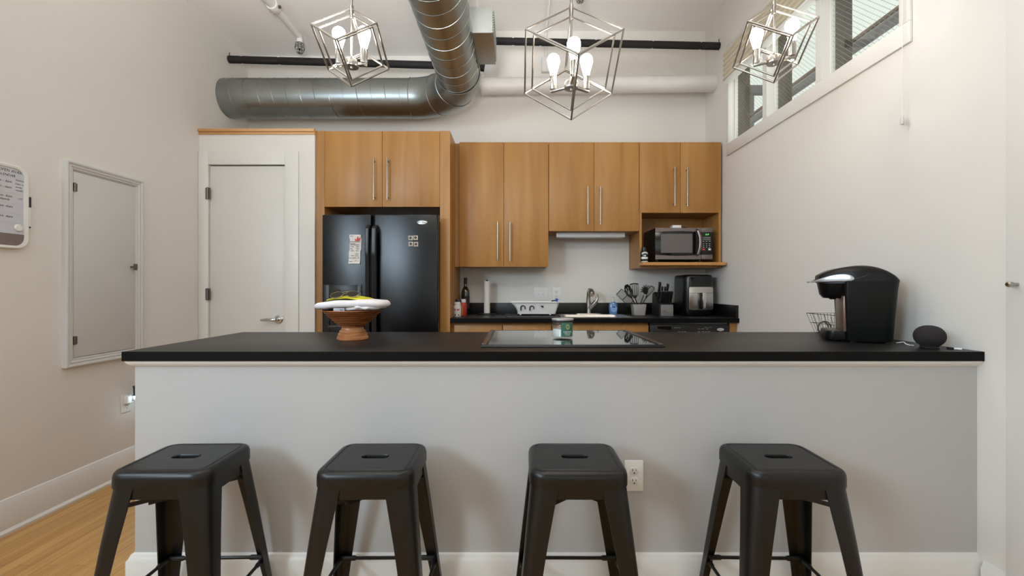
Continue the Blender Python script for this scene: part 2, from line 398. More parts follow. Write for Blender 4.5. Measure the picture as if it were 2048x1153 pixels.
t = thing('cooktop', 'black glass cooktop with dark metal rim set in the bar countertop', 'cooktop', (.231, 2.085, ZC + .0003))
b = MB(); X0, X1, Y0, Y1 = -.141, .604, 1.772, 2.396; zt = ZC + .0115
sec = lambda x0, x1, y0, y1, z: [(x0, y0, z), (x1, y0, z), (x1, y1, z), (x0, y1, z)]
b.loft([sec(X0, X1, Y0, Y1, ZC + .0004), sec(X0, X1, Y0, Y1, ZC + .004), sec(X0 + .008, X1 - .008, Y0 + .006, Y1 - .006, zt), sec(X0 + .028, X1 - .028, Y0 + .014, Y1 - .014, zt),
        sec(X0 + .030, X1 - .030, Y0 + .016, Y1 - .016, zt - .003)], True, True)
b.build('rim', M('black_rim_metal', (34, 33, 34), .25, .6), t, 20)
b = MB(); b.box(X0 + .031, X1 - .031, Y0 + .017, Y1 - .017, zt - .0028, zt - .0008); b.build('glass_surface', M('cooktop_glass', (10, 10, 11), .03, spec=1.0, coat=1.0), t)
for sx in (X0 + .014, X1 - .014):
    b = MB(); b.box(sx - .010, sx + .010, Y0 + .016, Y1 - .016, zt - .002, zt + .004, .002); b.build('side_rail', M('rail_metal', (120, 112, 106), .3, .9), t)

ZS = .640; SW, SD = .305, .272
def make_stool():
    t = thing('bar_stool', 'x', 'stool')
    b = MB()
    def ring(inset, z, r): return [(x, y, z) for x, y in rr(SW - 2*inset, SD - 2*inset, max(r - inset, .006), 7)]
    slot = [(x, y) for x, y in rr(.088, .032, .0158, 7)]
    rings = [[(x, y, ZS - .016) for x, y in slot], [(x, y, ZS - .004) for x, y in slot], [(x * 1.04, y * 1.1, ZS - .001) for x, y in slot],
             ring(.030, ZS - .0005, .05), ring(.026, ZS - .003, .05), ring(.022, ZS - .0005, .05), ring(.014, ZS - .001, .05), ring(.008, ZS - .004, .05), ring(.0035, ZS - .009, .05), ring(.001, ZS - .017, .05), ring(0, ZS - .026, .05),
             ring(0, ZS - .0495, .05), ring(.003, ZS - .050, .05), ring(.004, ZS - .040, .05)]
    b.loft(rings + [rings[0]], False, False); b.build('seat', m_stool, t, 32)
    b = MB()   # folded skirt under the lip with clipped lower corners
    for s in (-1, 1):
        y = s * (SD / 2 - .0075); x = SW / 2 - .06
        b.prism_xz([(-x, ZS - .048), (-x, ZS - .095), (-x + .012, ZS - .083), (x - .012, ZS - .083), (x, ZS - .095), (x, ZS - .048)], y - .0015, y + .0015)
        x = s * (SW / 2 - .0075); y = SD / 2 - .06
        b.prism_yz([(-y, ZS - .048), (-y, ZS - .095), (-y + .012, ZS - .083), (y - .012, ZS - .083), (y, ZS - .095), (y, ZS - .048)], x - .0015, x + .0015)
    b.build('skirt', m_stool, t)
    ZT = ZS - .046; SP = .062
    for sx in (-1, 1):
        for sy in (-1, 1):
            b = MB(); rings = []
            for z, w, rc in ((ZT, .082, .046), (ZT * .72, .066, .034), (ZT * .35, .05, .026), (.012, .036, .018)):
                k = 1 - z / ZT; cxx, cyy = SW / 2 - .0045 + SP * k, SD / 2 - .0045 + SP * k; th = .004
                pts = [(-w, 0)] + [(-rc + rc * math.sin(a), -rc + rc * math.cos(a)) for a in [R(90) * i / 6 for i in range(7)]] + [(0, -w)]
                ri = rc - th
                pts += [(-th, -w)] + [(-rc + ri * math.sin(a), -rc + ri * math.cos(a)) for a in [R(90) * i / 6 for i in range(6, -1, -1)]] + [(-w, -th)]
                rings.append([(sx * (cxx + px), sy * (cyy + py), z) for px, py in pts])
            b.loft(rings); lg = b.build('leg', m_stool, t, 30)
            b = MB(); k = 1 - .012 / ZT; cxx, cyy = SW / 2 + SP * k - .018, SD / 2 + SP * k - .018
            b.box(min(sx * (cxx - .02), sx * (cxx + .018)), max(sx * (cxx - .02), sx * (cxx + .018)), min(sy * (cyy - .02), sy * (cyy + .018)), max(sy * (cyy - .02), sy * (cyy + .018)), 0, .016, .004)
            b.build('rubber_foot', m_blackmat, lg)
    zs = .205; k = 1 - zs / ZT; ex, ey = SW / 2 + SP * k - .020, SD / 2 + SP * k - .020
    for p, q in (((-ex, ey), (ex, ey)), ((-ex, -ey), (ex, -ey)), ((-ex, -ey), (-ex, ey)), ((ex, -ey), (ex, ey))):
        b = MB(); p = Vector((*p, zs)); q = Vector((*q, zs)); L = (q - p).length; f = .05 / L
        b.tube([p, p.lerp(q, f), p.lerp(q, f + .02), p.lerp(q, 1 - f - .02), p.lerp(q, 1 - f), q], [.009, .009, .006, .006, .009, .009], 8)
        b.build('stretcher', m_stool, t)
    zb = .525; k = 1 - zb / ZT; ex, ey = SW / 2 + SP * k - .024, SD / 2 + SP * k - .024
    for sg in (1, -1):
        b = MB(); p, q = Vector((-ex, -ey * sg, zb)), Vector((ex, ey * sg, zb)); d = (q - p).normalized(); a = math.atan2(d.y, d.x)
        b.rot_box((0, 0, zb), ((q - p).length, .004, .013), Matrix.Rotation(a, 3, 'Z'))
        for f in (.30, .70): b.rot_box(p.lerp(q, f) + Vector((0, 0, -.004 * sg)), (.05, .012, .02), Matrix.Rotation(a, 3, 'Z'))
        b.build('cross_brace', m_stool, t)
    return t
st = make_stool()
spots = [(-1.094, 1.463, R(1.5), 'black metal bar stool nearest the wood floor, leftmost of the four'),
         (-.466, 1.463, R(.6), 'black metal bar stool below the wooden bowl, second from the left'),
         (.197, 1.463, R(-.4), 'black metal bar stool standing in front of the white wall outlet'),
         (.873, 1.463, R(-1.2), 'black metal bar stool nearest the right wall, below the coffee maker side')]
for i, (x, y, a, lab) in enumerate(spots):
    o = st if i == 0 else copy_tree(st)
    o.location = (x, y, 0); o.rotation_euler = (0, 0, a); tag(o, lab, 'stool', 'black metal stools along the bar')

def outlet(name, label, px0, px1, py0, py1, Yw, kind='outlet', frame=None, cat='outlet'):
    """cover plate on a wall that faces the camera"""
    x0, x1, z0, z1 = wx(px0, Yw), wx(px1, Yw), wz(py1, Yw), wz(py0, Yw); cx, cz = (x0 + x1) / 2, (z0 + z1) / 2
    t = thing(name, label, cat, (cx, Yw - .0005, z0))
    b = MB(); b.box(x0, x1, Yw - .006, Yw - .0005, z0, z1, .0025); b.build('cover_plate', m_white, t)
    if kind == 'outlet':
        for dz in (.0195, -.0195):
            b = MB(); b.prism_xz([(cx + p[0], cz + dz + p[1]) for p in rr(.034, .028, .012, 6)], Yw - .008, Yw - .0055, .0006); s = b.build('socket', m_trim, t)
            b = MB(); b.box(cx - .0075, cx - .0052, Yw - .0086, Yw - .0079, cz + dz - .001, cz + dz + .008); b.box(cx + .0052, cx + .0075, Yw - .0086, Yw - .0079, cz + dz, cz + dz + .007)
            b.lathe([(0, 0), (.0028, 0), (.0028, .0008), (0, .0008)], (cx, Yw - .0078, cz + dz - .0075), 12, Matrix.Rotation(R(90), 4, 'X')); b.build('slots', m_dark, s)
    else:
        for dx in (-.023, .023):
            b = MB(); b.box(cx + dx - .005, cx + dx + .005, Yw - .0075, Yw - .0055, cz - .012, cz + .012, .0005)
            b.rot_box((cx + dx, Yw - .011, cz + .003), (.007, .012, .006), Matrix.Rotation(R(-25), 3, 'X'), .001); b.build('toggle', m_trim, t)
    for dz in ((0,) if kind == 'outlet' else (-.03, .03)):
        b = MB(); b.lathe([(0, 0), (.0026, 0), (.002, .001), (0, .001)], (cx, Yw - .006, cz + dz), 10, Matrix.Rotation(R(90), 4, 'X'))
        b.build('screw', m_panel, t)
    return t
outlet('wall_outlet', 'white duplex wall outlet on the grey half wall behind the third stool', 1249, 1286, 920.5, 982, YW)
outlet('light_switch', 'white double toggle switch plate on the wall above the dish rack', 1068, 1096, 575.5, 602, YB, 'switch', cat='switch')
outlet('wall_outlet', 'white duplex outlet right of the switch plate above the dish rack', 1105, 1121, 575.5, 600.5, YB)
outlet('wall_outlet', 'white duplex outlet between the knife block and the air fryer', 1343, 1359, 585, 610, YB)
# ================================================================== LEFT WALL
t = thing('access_panel', 'grey white access panel door with moulded frame on the left wall', 'panel', (XL, 2.665, .759))
b = MB(); Y0, Y1, Z0, Z1 = 2.417, 2.917, .757, 1.905
prof = [(0, .030), (.006, .032), (.012, .030), (.016, .025), (.021, .024), (.026, .027), (.031, .022), (.036, .020), (.040, .022), (.044, .014), (.048, .012)]
outer = [(0, 0)] + prof + [(.048, 0)]
rings = [[(XL + h, Y0 + i, Z0 + i), (XL + h, Y1 - i, Z0 + i), (XL + h, Y1 - i, Z1 - i), (XL + h, Y0 + i, Z1 - i)] for i, h in outer]
b.loft(rings + [rings[0]], False, False); b.build('frame', m_panel, t, 25)
b = MB(); b.box(XL + .001, XL + .016, Y0 + .05, Y1 - .05, Z0 + .05, Z1 - .05, .003); dr = b.build('door', m_panel, t)
for py in (373.5, 682):
    b = MB(); z = wz(py, 2.46); b.cyl((XL + .021, Y0 + .052, z - .024), (XL + .021, Y0 + .052, z + .024), .006, 10); b.box(XL + .012, XL + .018, Y0 + .035, Y0 + .07, z - .022, z + .022); b.build('hinge', m_metal_dk, t)
b = MB(); ky, kz = wx(0, 1) * 0 + 2.835, 1.334; b.cyl((XL + .016, ky, kz), (XL + .045, ky, kz), .006, 12); b.box(XL + .04, XL + .052, ky - .010, ky + .010, kz - .02, kz + .02, .002); b.build('latch', m_metal_dk, dr)

def board_outline(y0, y1, z0, z1, r): return rr(y1 - y0, z1 - z0, r, 8, (y0 + y1) / 2, (z0 + z1) / 2)
WBX = XL + .001; WY0, WY1, WZ_0, WZ_1 = 1.66, 2.238, 1.394, 1.805
t = thing('whiteboard', 'white framed dry erase board with handwritten schedule on the left wall', 'whiteboard', (XL, 1.95, WZ_0))
o1 = board_outline(WY0, WY1, WZ_0, WZ_1, .055); o2 = board_outline(WY0 + .020, WY1 - .020, WZ_0 + .014, WZ_1 - .014, .043)
b = MB(); b.loft([[(WBX, y, z) for y, z in o1], [(WBX + .018, y, z) for y, z in o1], [(WBX + .021, y, z) for y, z in board_outline(WY0 + .004, WY1 - .004, WZ_0 + .004, WZ_1 - .004, .05)], [(WBX + .019, y, z) for y, z in o2], [(WBX + .012, y, z) for y, z in o2]]); b.build('frame', m_white, t)
zf = WZ_0 + .073
b = MB(); b.prism_yz([p for p in o2 if p[1] > zf + .03] + [(WY0 + .020, zf), (WY1 - .020, zf)], WBX + .012, WBX + .0145); bs = b.build('writing_surface', M('dry_erase_surface', (206, 208, 216), .22), t)
b = MB(); lo = [p for p in o2 if p[1] < zf - .005]; b.prism_yz([(WY0 + .020, zf)] + lo + [(WY1 - .020, zf)], WBX + .012, WBX + .0155); b.build('felt_strip', M('grey_felt', (128, 116, 112), .95, bump=(300, .4), var=(160, .15)), t)
xs = WBX + .0147
for s, y, z, sz, al in (('DATES OPEN AVAIL', 2.210, 1.768, .0185, 'RIGHT'), ('CALENDAR', 2.180, 1.747, .0165, 'RIGHT'), ('9am - 6am', 2.164, 1.716, .0165, 'RIGHT'), ('3pm --6am', 2.164, 1.688, .0165, 'RIGHT'), ('7am -6am', 2.166, 1.644, .0165, 'RIGHT'), ('weekends', 2.155, 1.628, .0150, 'RIGHT'), ('4am -6am', 2.168, 1.594, .0165, 'RIGHT'), ('7am -6am', 2.168, 1.545, .0165, 'RIGHT'),
                        ('Science', 2.180, 1.731, .0125, 'LEFT'), ('Other events', 2.178, 1.713, .0105, 'LEFT'), ('works', 2.180, 1.697, .0115, 'LEFT'), ('results', 2.180, 1.681, .0125, 'LEFT')):
    b = MB(); b.text(s, sz, ONLEFT(xs, y, z), .0002, al, shear=.3); b.build('written_line', m_ink, bs)
b = MB(); b.text('OFF', .0125, ONLEFT(xs, 2.190, 1.640), .0002, shear=.3); b.build('written_line', M('faint_ink', (128, 128, 136), .6), bs)
b = MB()
for z in (1.74, 1.665, 1.615, 1.565, 1.52): b.box(xs - .0002, xs + .0001, WY0 + .022, WY1 - .022, z - .0005, z + .0005)
b.build('ruled_lines', M('ruled_line_grey', (176, 178, 186), .5), bs)
b = MB(); b.lathe([(0, 0), (.017, 0), (.018, .004), (.016, .007), (0, .0075)], (WBX + .0146, 2.192, 1.499), 24, Matrix.Rotation(R(90), 4, 'Y'))
tag(b.build('round_magnet', m_white), 'round white magnet on the dry erase board above its felt strip', 'magnet')
t = thing('dry_erase_marker', 'black capped marker clipped to the right edge of the whiteboard', 'marker', (XL + .010, 2.247, 1.50))
b = MB(); b.cyl((XL + .010, 2.2475, 1.61), (XL + .010, 2.2475, 1.663), .0075, 12); b.build('cap', m_blackpl, t)
b = MB(); b.cyl((XL + .010, 2.2475, 1.512), (XL + .010, 2.2475, 1.61), .0065, 12); b.build('barrel', m_white, t)
b = MB(); b.cyl((XL + .010, 2.2475, 1.505), (XL + .010, 2.2475, 1.513), .006, 12); b.build('end_plug', m_ink, t)

t = thing('wall_outlet', 'white outlet plate low on the left wall beneath the night light', 'outlet', (XL, 2.815, .405))
b = MB(); b.box(XL + .0005, XL + .006, 2.778, 2.850, .405, .522, .0025); b.build('cover_plate', m_white, t)
b = MB(); b.prism_yz([(2.814 + p[0], .440 + p[1]) for p in rr(.034, .028, .012)], XL + .0055, XL + .008); sk = b.build('socket', m_trim, t)
b = MB()
for dy in (-.006, .006): b.box(XL + .0078, XL + .0086, 2.814 + dy - .0012, 2.814 + dy + .0012, .4405, .449)
b.box(XL + .0078, XL + .0086, 2.8115, 2.8165, .429, .434); b.build('slots', m_dark, sk)
t = thing('night_light', 'small lit plug-in night light with black cap by the bar end', 'night light', (XL + .02, 2.82, .455))
b = MB(); b.box(XL + .0062, XL + .032, 2.792, 2.842, .462, .512, .004); b.build('plug_body', m_white, t)
b = MB(); b.lathe([(.0, .505), (.026, .505), (.030, .508), (.031, .560), (.034, .565), (.034, .568), (.0, .568)], (XL + .064, 2.842, 0), 24); b.build('cap', m_blackpl, t)
b = MB(); b.lathe([(0, .496), (.026, .496), (.027, .5045), (0, .5045)], (XL + .064, 2.842, 0), 24); b.build('lit_ring', M('night_light_glow', (220, 244, 255), .4, emit=((206, 240, 255), 14.0)), t)
b = MB(); b.box(XL + .026, XL + .046, 2.824, 2.852, .478, .506, .004); b.build('neck', m_white, t)

# ================================================================== KITCHEN CABINETS
def bar_handle(name, x, y, z0, z1, parent):
    b = MB(); b.tube([(x, y - .034, z0), (x, y - .034, z1)], .0058, 10)
    for z in (z0 + .022, z1 - .022): b.tube([(x, y, z), (x, y - .034, z)], .0045, 8)
    return b.build(name, m_nickel, parent)
YF = 3.487                                  # front of the tall units
def zz(py, Y): return wz(py, Y)
t = thing('tall_cabinet', 'tall maple cabinet surround with two doors above the black refrigerator', 'cabinet', (-1.05, 3.8, 0))
ztop, zbot = wz(262, YF), wz(414, YF); XA, XB = -1.514, -.598
b = MB(); b.box(-1.580, XA, YF, YB - .001, 0, ztop); b.build('side_panel', m_maple, t)
b = MB(); b.box(XB, -.519, YF, YB - .001, 0, ztop); b.build('side_panel', m_maple, t)
b = MB(); b.box(XA + .0005, XB - .0005, YF + .022, YB - .001, zbot + .003, ztop - .001); b.build('carcass', m_mapledark, t)
xm = (XA + XB) / 2
for x0, x1, hx in ((XA + .002, xm - .0015, 747), (xm + .0015, XB - .002, 774)):
    b = MB(); b.box(x0, x1, YF - .001, YF + .02, zbot, ztop - .002, .001); d = b.build('door', m_maple, t)
    bar_handle('handle', wx(hx, YF - .035), YF - .001, wz(400, YF - .035), wz(316, YF - .035), d)
YU = 3.76                                   # front of the wall cabinet doors
def wall_cab(label, px0, px1, zb, handles, hz, split, open_below=False):
    x0, x1 = wx(px0, YU), wx(px1, YU); zt = wz(284.5, YU)
    t = thing('wall_cabinet', label, 'cabinet', ((x0 + x1) / 2, 3.93, zb))
    b = MB(); b.box(x0 + .0006, x1 - .0006, YU + .021, YB - .001, zb + .003, zt - .001); b.build('carcass', m_mapledark, t)
    xs = wx(split, YU)
    for a, c, h, (p0, p1) in ((x0, xs, handles[0], hz[0]), (xs, x1, handles[1], hz[1])):
        b = MB(); b.box(a + .0015, c - .0015, YU, YU + .02, zb, zt, .001); d = b.build('door', m_maple, t)
        bar_handle('handle', wx(h, YU - .034), YU, wz(p1, YU - .034), wz(p0, YU - .034), d)
    return t, x0, x1
ca, xa0, xa1 = wall_cab('tall two-door maple wall cabinet right of the refrigerator surround', 918.5, 1097, wz(534, YU), (995, 1020), ((443, 521), (444.5, 523)), 1007.5)
wall_cab('two-door maple wall cabinet over the kitchen sink', 1097.5, 1278.7, wz(462.5, YU), (1176, 1201), ((373, 449), (373, 449)), 1188)
tc_, xc0, xc1 = wall_cab('short two-door maple wall cabinet with open niche for the microwave', 1279, 1442.5, wz(426, YU), (1350, 1375), ((333, 412), (334, 412.5)), 1360.5)
b = MB(); b.box(-.519, xa0 - .001, YU + .022, YU + .045, wz(534, YU), wz(285.5, YU)); b.build('filler_strip', m_maple, ca)
ZN0, ZN1, zb_ = 1.372, 1.413, wz(426, YU)   # niche bottom, shelf top
b = MB(); b.box(xc0 + .0006, xc0 + .02, YU + .004, YB - .001, ZN0, zb_ + .002); b.build('side_panel', m_maple, tc_)
b = MB(); b.box(xc1 - .02, xc1 - .0006, YU + .004, YB - .001, ZN0, zb_ + .002); b.build('side_panel', m_maple, tc_)
b = MB(); b.box(xc0 + .021, xc1 - .021, YB - .02, YB - .002, ZN0, zb_ + .002); b.box(xc0 + .021, xc1 - .021, YU + .015, YB - .02, ZN0, 1.388); b.build('back_panel', m_mapledark, tc_)
b = MB(); ys = 3.665; xs1 = XR - .002; r = .035
poly = [(xc0 + .0215, YB - .021), (xc0 + .0215, YU + .003), (xc0 - .004, YU + .003), (xc0 - .004, ys + r)] + [(xc0 - .004 + r - r * math.cos(a), ys + r - r * math.sin(a)) for a in [R(90) * i / 6 for i in range(1, 7)]]
poly += [(xs1 - r + r * math.sin(a), ys + r - r * math.cos(a)) for a in [R(90) * i / 6 for i in range(0, 7)]] + [(xs1, YU + .003), (xc1 - .0215, YU + .003), (xc1 - .0215, YB - .021)]
b.prism_xy(poly, 1.3885, ZN1, .003); b.build('shelf', wood('maple_shelf', (188, 128, 66), (208, 152, 88), (220, 166, 104), (.8, 9, 9)), tc_)
# under-cabinet light
t = thing('under_cabinet_light', 'white strip light mounted beneath the cabinet over the sink', 'light', (.65, 3.88, 1.64))
b = MB(); yl = 3.86; x0, x1 = wx(1113, yl), wx(1250, yl); zt = wz(462.5, YU) + .002; b.box(x0, x1, yl, yl + .10, wz(474.5, yl), zt, .004); b.build('housing', m_white, t)
b = MB(); b.box(x0 + .02, x1 - .02, yl + .012, yl + .088, wz(474.5, yl) - .003, wz(474.5, yl) + .001, .001); b.build('diffuser', M('light_diffuser', (214, 212, 222), .35), t)

# ---------------------------------------------------------------- refrigerator
YFR = 3.36
t = thing('refrigerator', 'black side by side refrigerator with pebbled doors, under the tall cabinet', 'refrigerator', (-1.035, 3.7, 0))
fz = wz(430, YFR); fx0, fx1 = wx(643.5, YFR), wx(877, YFR)
b = MB(); b.box(fx0 + .004, fx1 - .018, YFR + .075, YFR + .11, .05, fz - .008); b.box(-1.500, -.612, YFR + .11, YB - .03, .02, fz - .02, .004); b.build('body', m_blackmat, t)
def fr_door(x0, x1, nm):
    b = MB(); o = rr(x1 - x0, .066, .014, 6, (x0 + x1) / 2, YFR + .033); b.prism_xy(o, .08, fz, .005, 2); return b.build(nm, m_fridge, t, 50)
dl = fr_door(fx0, wx(742.5, YFR), 'door'); dr_ = fr_door(wx(747, YFR), fx1 - .002, 'door')
b = MB(); b.box(wx(742.7, YFR), wx(746.8, YFR), YFR + .05, YFR + .074, .08, fz - .004); b.build('door_gasket', m_dark, t)
for dd, xa, xb in ((dl, wx(735, YFR), wx(742, YFR)), (dr_, wx(747.5, YFR), wx(756, YFR))):
    b = MB(); w = (xb - xa) / 2; cx = (xa + xb) / 2
    y_ = YFR - .052
    side = [(YFR + .002, wz(450, YFR)), (YFR - .030, wz(453, YFR)), (y_ - .004, wz(459, YFR)), (y_ - .010, wz(505, YFR)), (y_ - .006, wz(517, YFR)), (y_ + .002, wz(520, YFR)), (y_ + .002, .55), (YFR + .002, .47), (YFR + .002, .53), (y_ + .022, .60), (y_ + .024, wz(515, YFR)), (y_ + .028, wz(475, YFR)), (YFR - .01, wz(464, YFR)), (YFR + .002, wz(464, YFR))]
    b.prism_yz(side, cx - w, cx + w, .004); b.build('handle', M('handle_black', (34, 34, 36), .35), dd)
b = MB(); x0, x1, z0, z1 = wx(648, YFR), wx(724, YFR), .86, wz(570, YFR)
i0, i1, iz0, iz1 = x0 + .045, x1 - .042, z0 + .05, z1 - .13
for q in ((x0, i0, z0, z1), (i1, x1, z0, z1), (i0, i1, z0, iz0), (i0, i1, iz1, z1)): b.box(q[0], q[1], YFR - .010, YFR + .001, q[2], q[3], .002)
dp = b.build('dispenser_frame', m_blackpl, dl)
b = MB(); b.box(i0, i1, YFR - .0015, YFR + .0005, iz0, iz1); b.box(i0 + .05, i0 + .08, YFR - .012, YFR - .001, iz1 - .12, iz1 - .02, .003); b.build('dispenser_recess', m_blackgl, dp)
b = MB(); b.box(i0 - .006, i1 + .006, YFR - .022, YFR - .0095, iz0 - .012, iz0 + .004, .002); b.build('drip_tray', M('tray_grey', (74, 78, 80), .3, .5), dp)
b = MB(); cx, cz = wx(844.5, YFR), wz(445.3, YFR); b.lathe([(0, 0), (.040, 0), (.040, .002), (.036, .0045), (0, .0055)], (0, 0, 0), 32)
b.build('badge', m_chrome, dr_, xf=Matrix.Translation((cx, YFR - .0003, cz)) @ Matrix.Rotation(R(90), 4, 'X') @ Matrix.Diagonal((1, .42, 1, 1)))
b = MB(); b.text('Whirlpool', .0135, FRONT(cx, YFR - .0058, cz - .004), .0003, 'CENTER'); b.build('badge_lettering', m_ink, dr_)
# magnets and the paper menu on the doors
for i, (px, py, w) in enumerate(((821.5, 476.5, 'top left'), (831.5, 476, 'top right'), (822, 488.5, 'bottom left'), (832.2, 489, 'bottom right'))):
    cx, cz = wx(px, YFR), wz(py, YFR)
    t2 = thing('square_magnet', '%s one of the four small photo magnets on the refrigerator' % w, 'magnet', (cx, YFR - .001, cz - .017), group='photo magnets on the refrigerator door')
    b = MB(); b.box(cx - .0165, cx + .0165, YFR - .005, YFR - .0004, cz - .0165, cz + .0165, .001); b.build('tile', M('magnet_tile', (206, 192, 176), .4), t2)
    b = MB(); b.lathe([(0, 0), (.0115, 0), (.0105, .0012), (0, .0016)], (cx - .001, YFR - .0049, cz + .001), 20, Matrix.Rotation(R(90), 4, 'X')); b.build('dark_centre', M('magnet_photo', (54, 36, 22), .4, var=(200, .4)), t2)
t2 = thing('paper_menu', 'crumpled white paper with a red flame mark on the left refrigerator door', 'paper', (wx(710, YFR), YFR - .002, wz(528, YFR)))
b = MB(); rings = []
for k in range(13):
    f = k / 12; py = 470 + 58 * f; off = -1.6 * f + (1.2 if 2 <= k <= 6 else 0); rings.append([])
    for j in range(7):
        px = 699.5 + off + 23 * j / 6; d = .004 + .003 * (1 + noise.noise(Vector((j * .6, k * .55, 3)))) + (.006 if k == 12 else 0)
        rings[-1].append(P(px, py, YFR) + Vector((0, -d, 0)))
vr = [[b.bm.verts.new(p) for p in r] for r in rings]; vb = [[b.bm.verts.new(p + Vector((0, .0009, 0))) for p in r] for r in rings]
for k in range(12):
    for j in range(6): b.face([vr[k][j], vr[k+1][j], vr[k+1][j+1], vr[k][j+1]]); b.face([vb[k][j], vb[k][j+1], vb[k+1][j+1], vb[k+1][j]])
for k in range(12): b.face([vr[k][0], vb[k][0], vb[k+1][0], vr[k+1][0]]); b.face([vr[k][6], vr[k+1][6], vb[k+1][6], vb[k][6]])
for j in range(6): b.face([vr[0][j], vr[0][j+1], vb[0][j+1], vb[0][j]]); b.face([vr[12][j], vb[12][j], vb[12][j+1], vr[12][j+1]])
sh = b.build('sheet', M('menu_paper', (222, 216, 210), .6), t2, 60)
b = MB()
for py, x0, x1 in ((472.5, 701, 708), (483.8, 700, 721), (487.5, 701, 712), (490, 702, 720), (493.5, 703, 709), (493.5, 713, 719), (497.5, 702, 706), (497.5, 713, 719), (501.5, 703, 708), (501.5, 713, 718), (508, 712, 718), (511.5, 703, 709), (511.5, 711, 718), (516, 700, 703), (516, 705, 713), (516, 716, 719), (523, 700, 706), (521.5, 711, 714)):
    p = P(x0, py, YFR); q = P(x1, py + .9, YFR); b.box(p.x, q.x, YFR - .0118, YFR - .0108, q.z, p.z)
b.build('print_lines', M('print_grey', (110, 104, 104), .6), sh)
b = MB()
for (sx, sy, w, h, tl) in ((713.5, 483, 2.2, 5, -.25), (716, 483, 2.6, 9.5, .1), (718.6, 482.5, 2.2, 7, .3)):
    pts = []
    for k in range(12):
        a = 2 * math.pi * k / 12; yy = (1 - math.cos(a)) / 2; pts.append((wx(sx + tl * 8 * yy + w * math.sin(a) * (1 - .55 * yy), YFR), wz(sy - h * yy, YFR)))
    b.prism_xz(pts, YFR - .0122, YFR - .0110)
b.build('flame_mark', M('flame_red', (206, 62, 52), .5), sh)

# ---------------------------------------------------------------- back counter run
YK = 3.487; XK = -.518
sx0, sx1, sy0, sy1 = .395, .925, 3.60, 3.95        # sink cut-out
t = thing('kitchen_countertop', 'black kitchen countertop with the sink, under the wall cabinets', 'countertop', (.63, 3.8, ZC))
b = MB()
for q in ((XK, sx0, YK, YB - .001), (sx1, XR - .001, YK, YB - .001), (sx0, sx1, YK, sy0), (sx0, sx1, sy1, YB - .001)): b.box(q[0], q[1], q[2], q[3], ZC - .036, ZC)
b.build('worktop', m_black, t)
b = MB(); b.box(XK, XR - .001, YK - .0015, YK + .0005, ZC - .036, ZC - .0004); b.build('edge_shade', m_edge, t)  # added facing again, shade of the front edge put into its material
b = MB(); b.box(XK, XR - .001, YB - .021, YB - .001, ZC, ZC + .102, .001); tag(b.build('backsplash', m_black), 'low black backsplash strip along the back wall behind the faucet', 'backsplash')
b = MB(); b.box(XR - .020, XR - .001, YK + .012, YB - .0215, ZC, ZC + .102, .001); tag(b.build('backsplash', m_black), 'short black splash strip against the right wall beside the air fryer', 'backsplash')
YB0 = 3.525
def base(label, px0, px1, fronts, nm='base_cabinet'):
    x0, x1 = wx(px0, YB0), wx(px1, YB0)
    t = thing(nm, label, 'cabinet', ((x0 + x1) / 2, 3.8, 0))
    b = MB(); b.box(x0, x1, YB0 + .021, YB - .03, .1, ZC - .038 if nm != 'sink_cabinet' else .70)
    if nm == 'sink_cabinet': b.box(x0, x1, YB0 + .021, YB0 + .04, .7, ZC - .038)
    b.box(x0, x1, YB0 + .08, YB - .03, 0, .1); b.build('carcass', m_mapledark, t)
    for p0, p1, z0, z1, n in fronts:
        b = MB(); b.box(wx(p0, YB0), wx(p1, YB0), YB0, YB0 + .02, z0, z1, .001); d = b.build(n, m_maple, t)
        if n == 'drawer':
            h = MB(); xc = (wx(p0, YB0) + wx(p1, YB0)) / 2; zc = (z0 + z1) / 2 - .02; h.tube([(xc - .08, YB0 - .034, zc), (xc + .08, YB0 - .034, zc)], .0058, 8)
            for s in (-.06, .06): h.tube([(xc + s, YB0, zc), (xc + s, YB0 - .034, zc)], .0045, 6)
            h.build('handle', m_nickel, d)
    return t
zt = wz(651, YB0)
base('maple base cabinet with two drawers next to the refrigerator surround', 901.5, 1103, ((908.5, 1004, .745, zt, 'drawer'), (1006, 1102, .745, zt, 'drawer'), (908.5, 1004, .11, .74, 'door'), (1006, 1102, .11, .74, 'door')))
base('maple sink base cabinet with false drawer front beneath the sink', 1103.3, 1297, ((1104.5, 1297, .745, zt, 'false_front'), (1104.5, 1200, .11, .74, 'door'), (1201, 1297, .11, .74, 'door')), 'sink_cabinet')
b = MB(); x0, x1 = wx(1459, YB0), XR - .004; b.box(x0, x1, YB0, YB - .04, 0, ZC - .038); tag(b.build('filler_panel', m_maple), 'narrow maple filler panel between dishwasher and right wall', 'panel')
t = thing('dishwasher', 'black dishwasher with control strip under the right end of the counter', 'dishwasher', (1.38, 3.8, 0))
x0, x1 = wx(1299, YB0), wx(1457.5, YB0); yd = YB0 - .012
b = MB(); b.box(x0, x1, YB0 + .03, YB - .04, .02, ZC - .044); b.build('body', m_blackmat, t)
b = MB(); b.box(x0 + .004, x1 - .012, YB0, YB0 + .03, ZC - .052, ZC - .040); b.build('top_trim', M('dark_trim_metal', (92, 90, 88), .3, .8), t)
b = MB(); b.box(x0, x1, yd, YB0 + .029, .76, ZC - .054, .003); cp = b.build('control_strip', m_blackpl, t)
b = MB(); b.box(x0, x1, yd + .006, YB0 + .029, .11, .757, .003); b.build('door', m_blackpl, t)
b = MB(); za = wz(655, yd); b.prism_xz([(wx(1315, yd), wz(653.2, yd)), (wx(1342, yd), wz(653.2, yd)), (wx(1342, yd), wz(660.5, yd)), (wx(1332, yd), wz(660, yd)), (wx(1315, yd), wz(657.5, yd))], yd - .0015, yd + .001); b.build('vent', m_blackgl, cp)
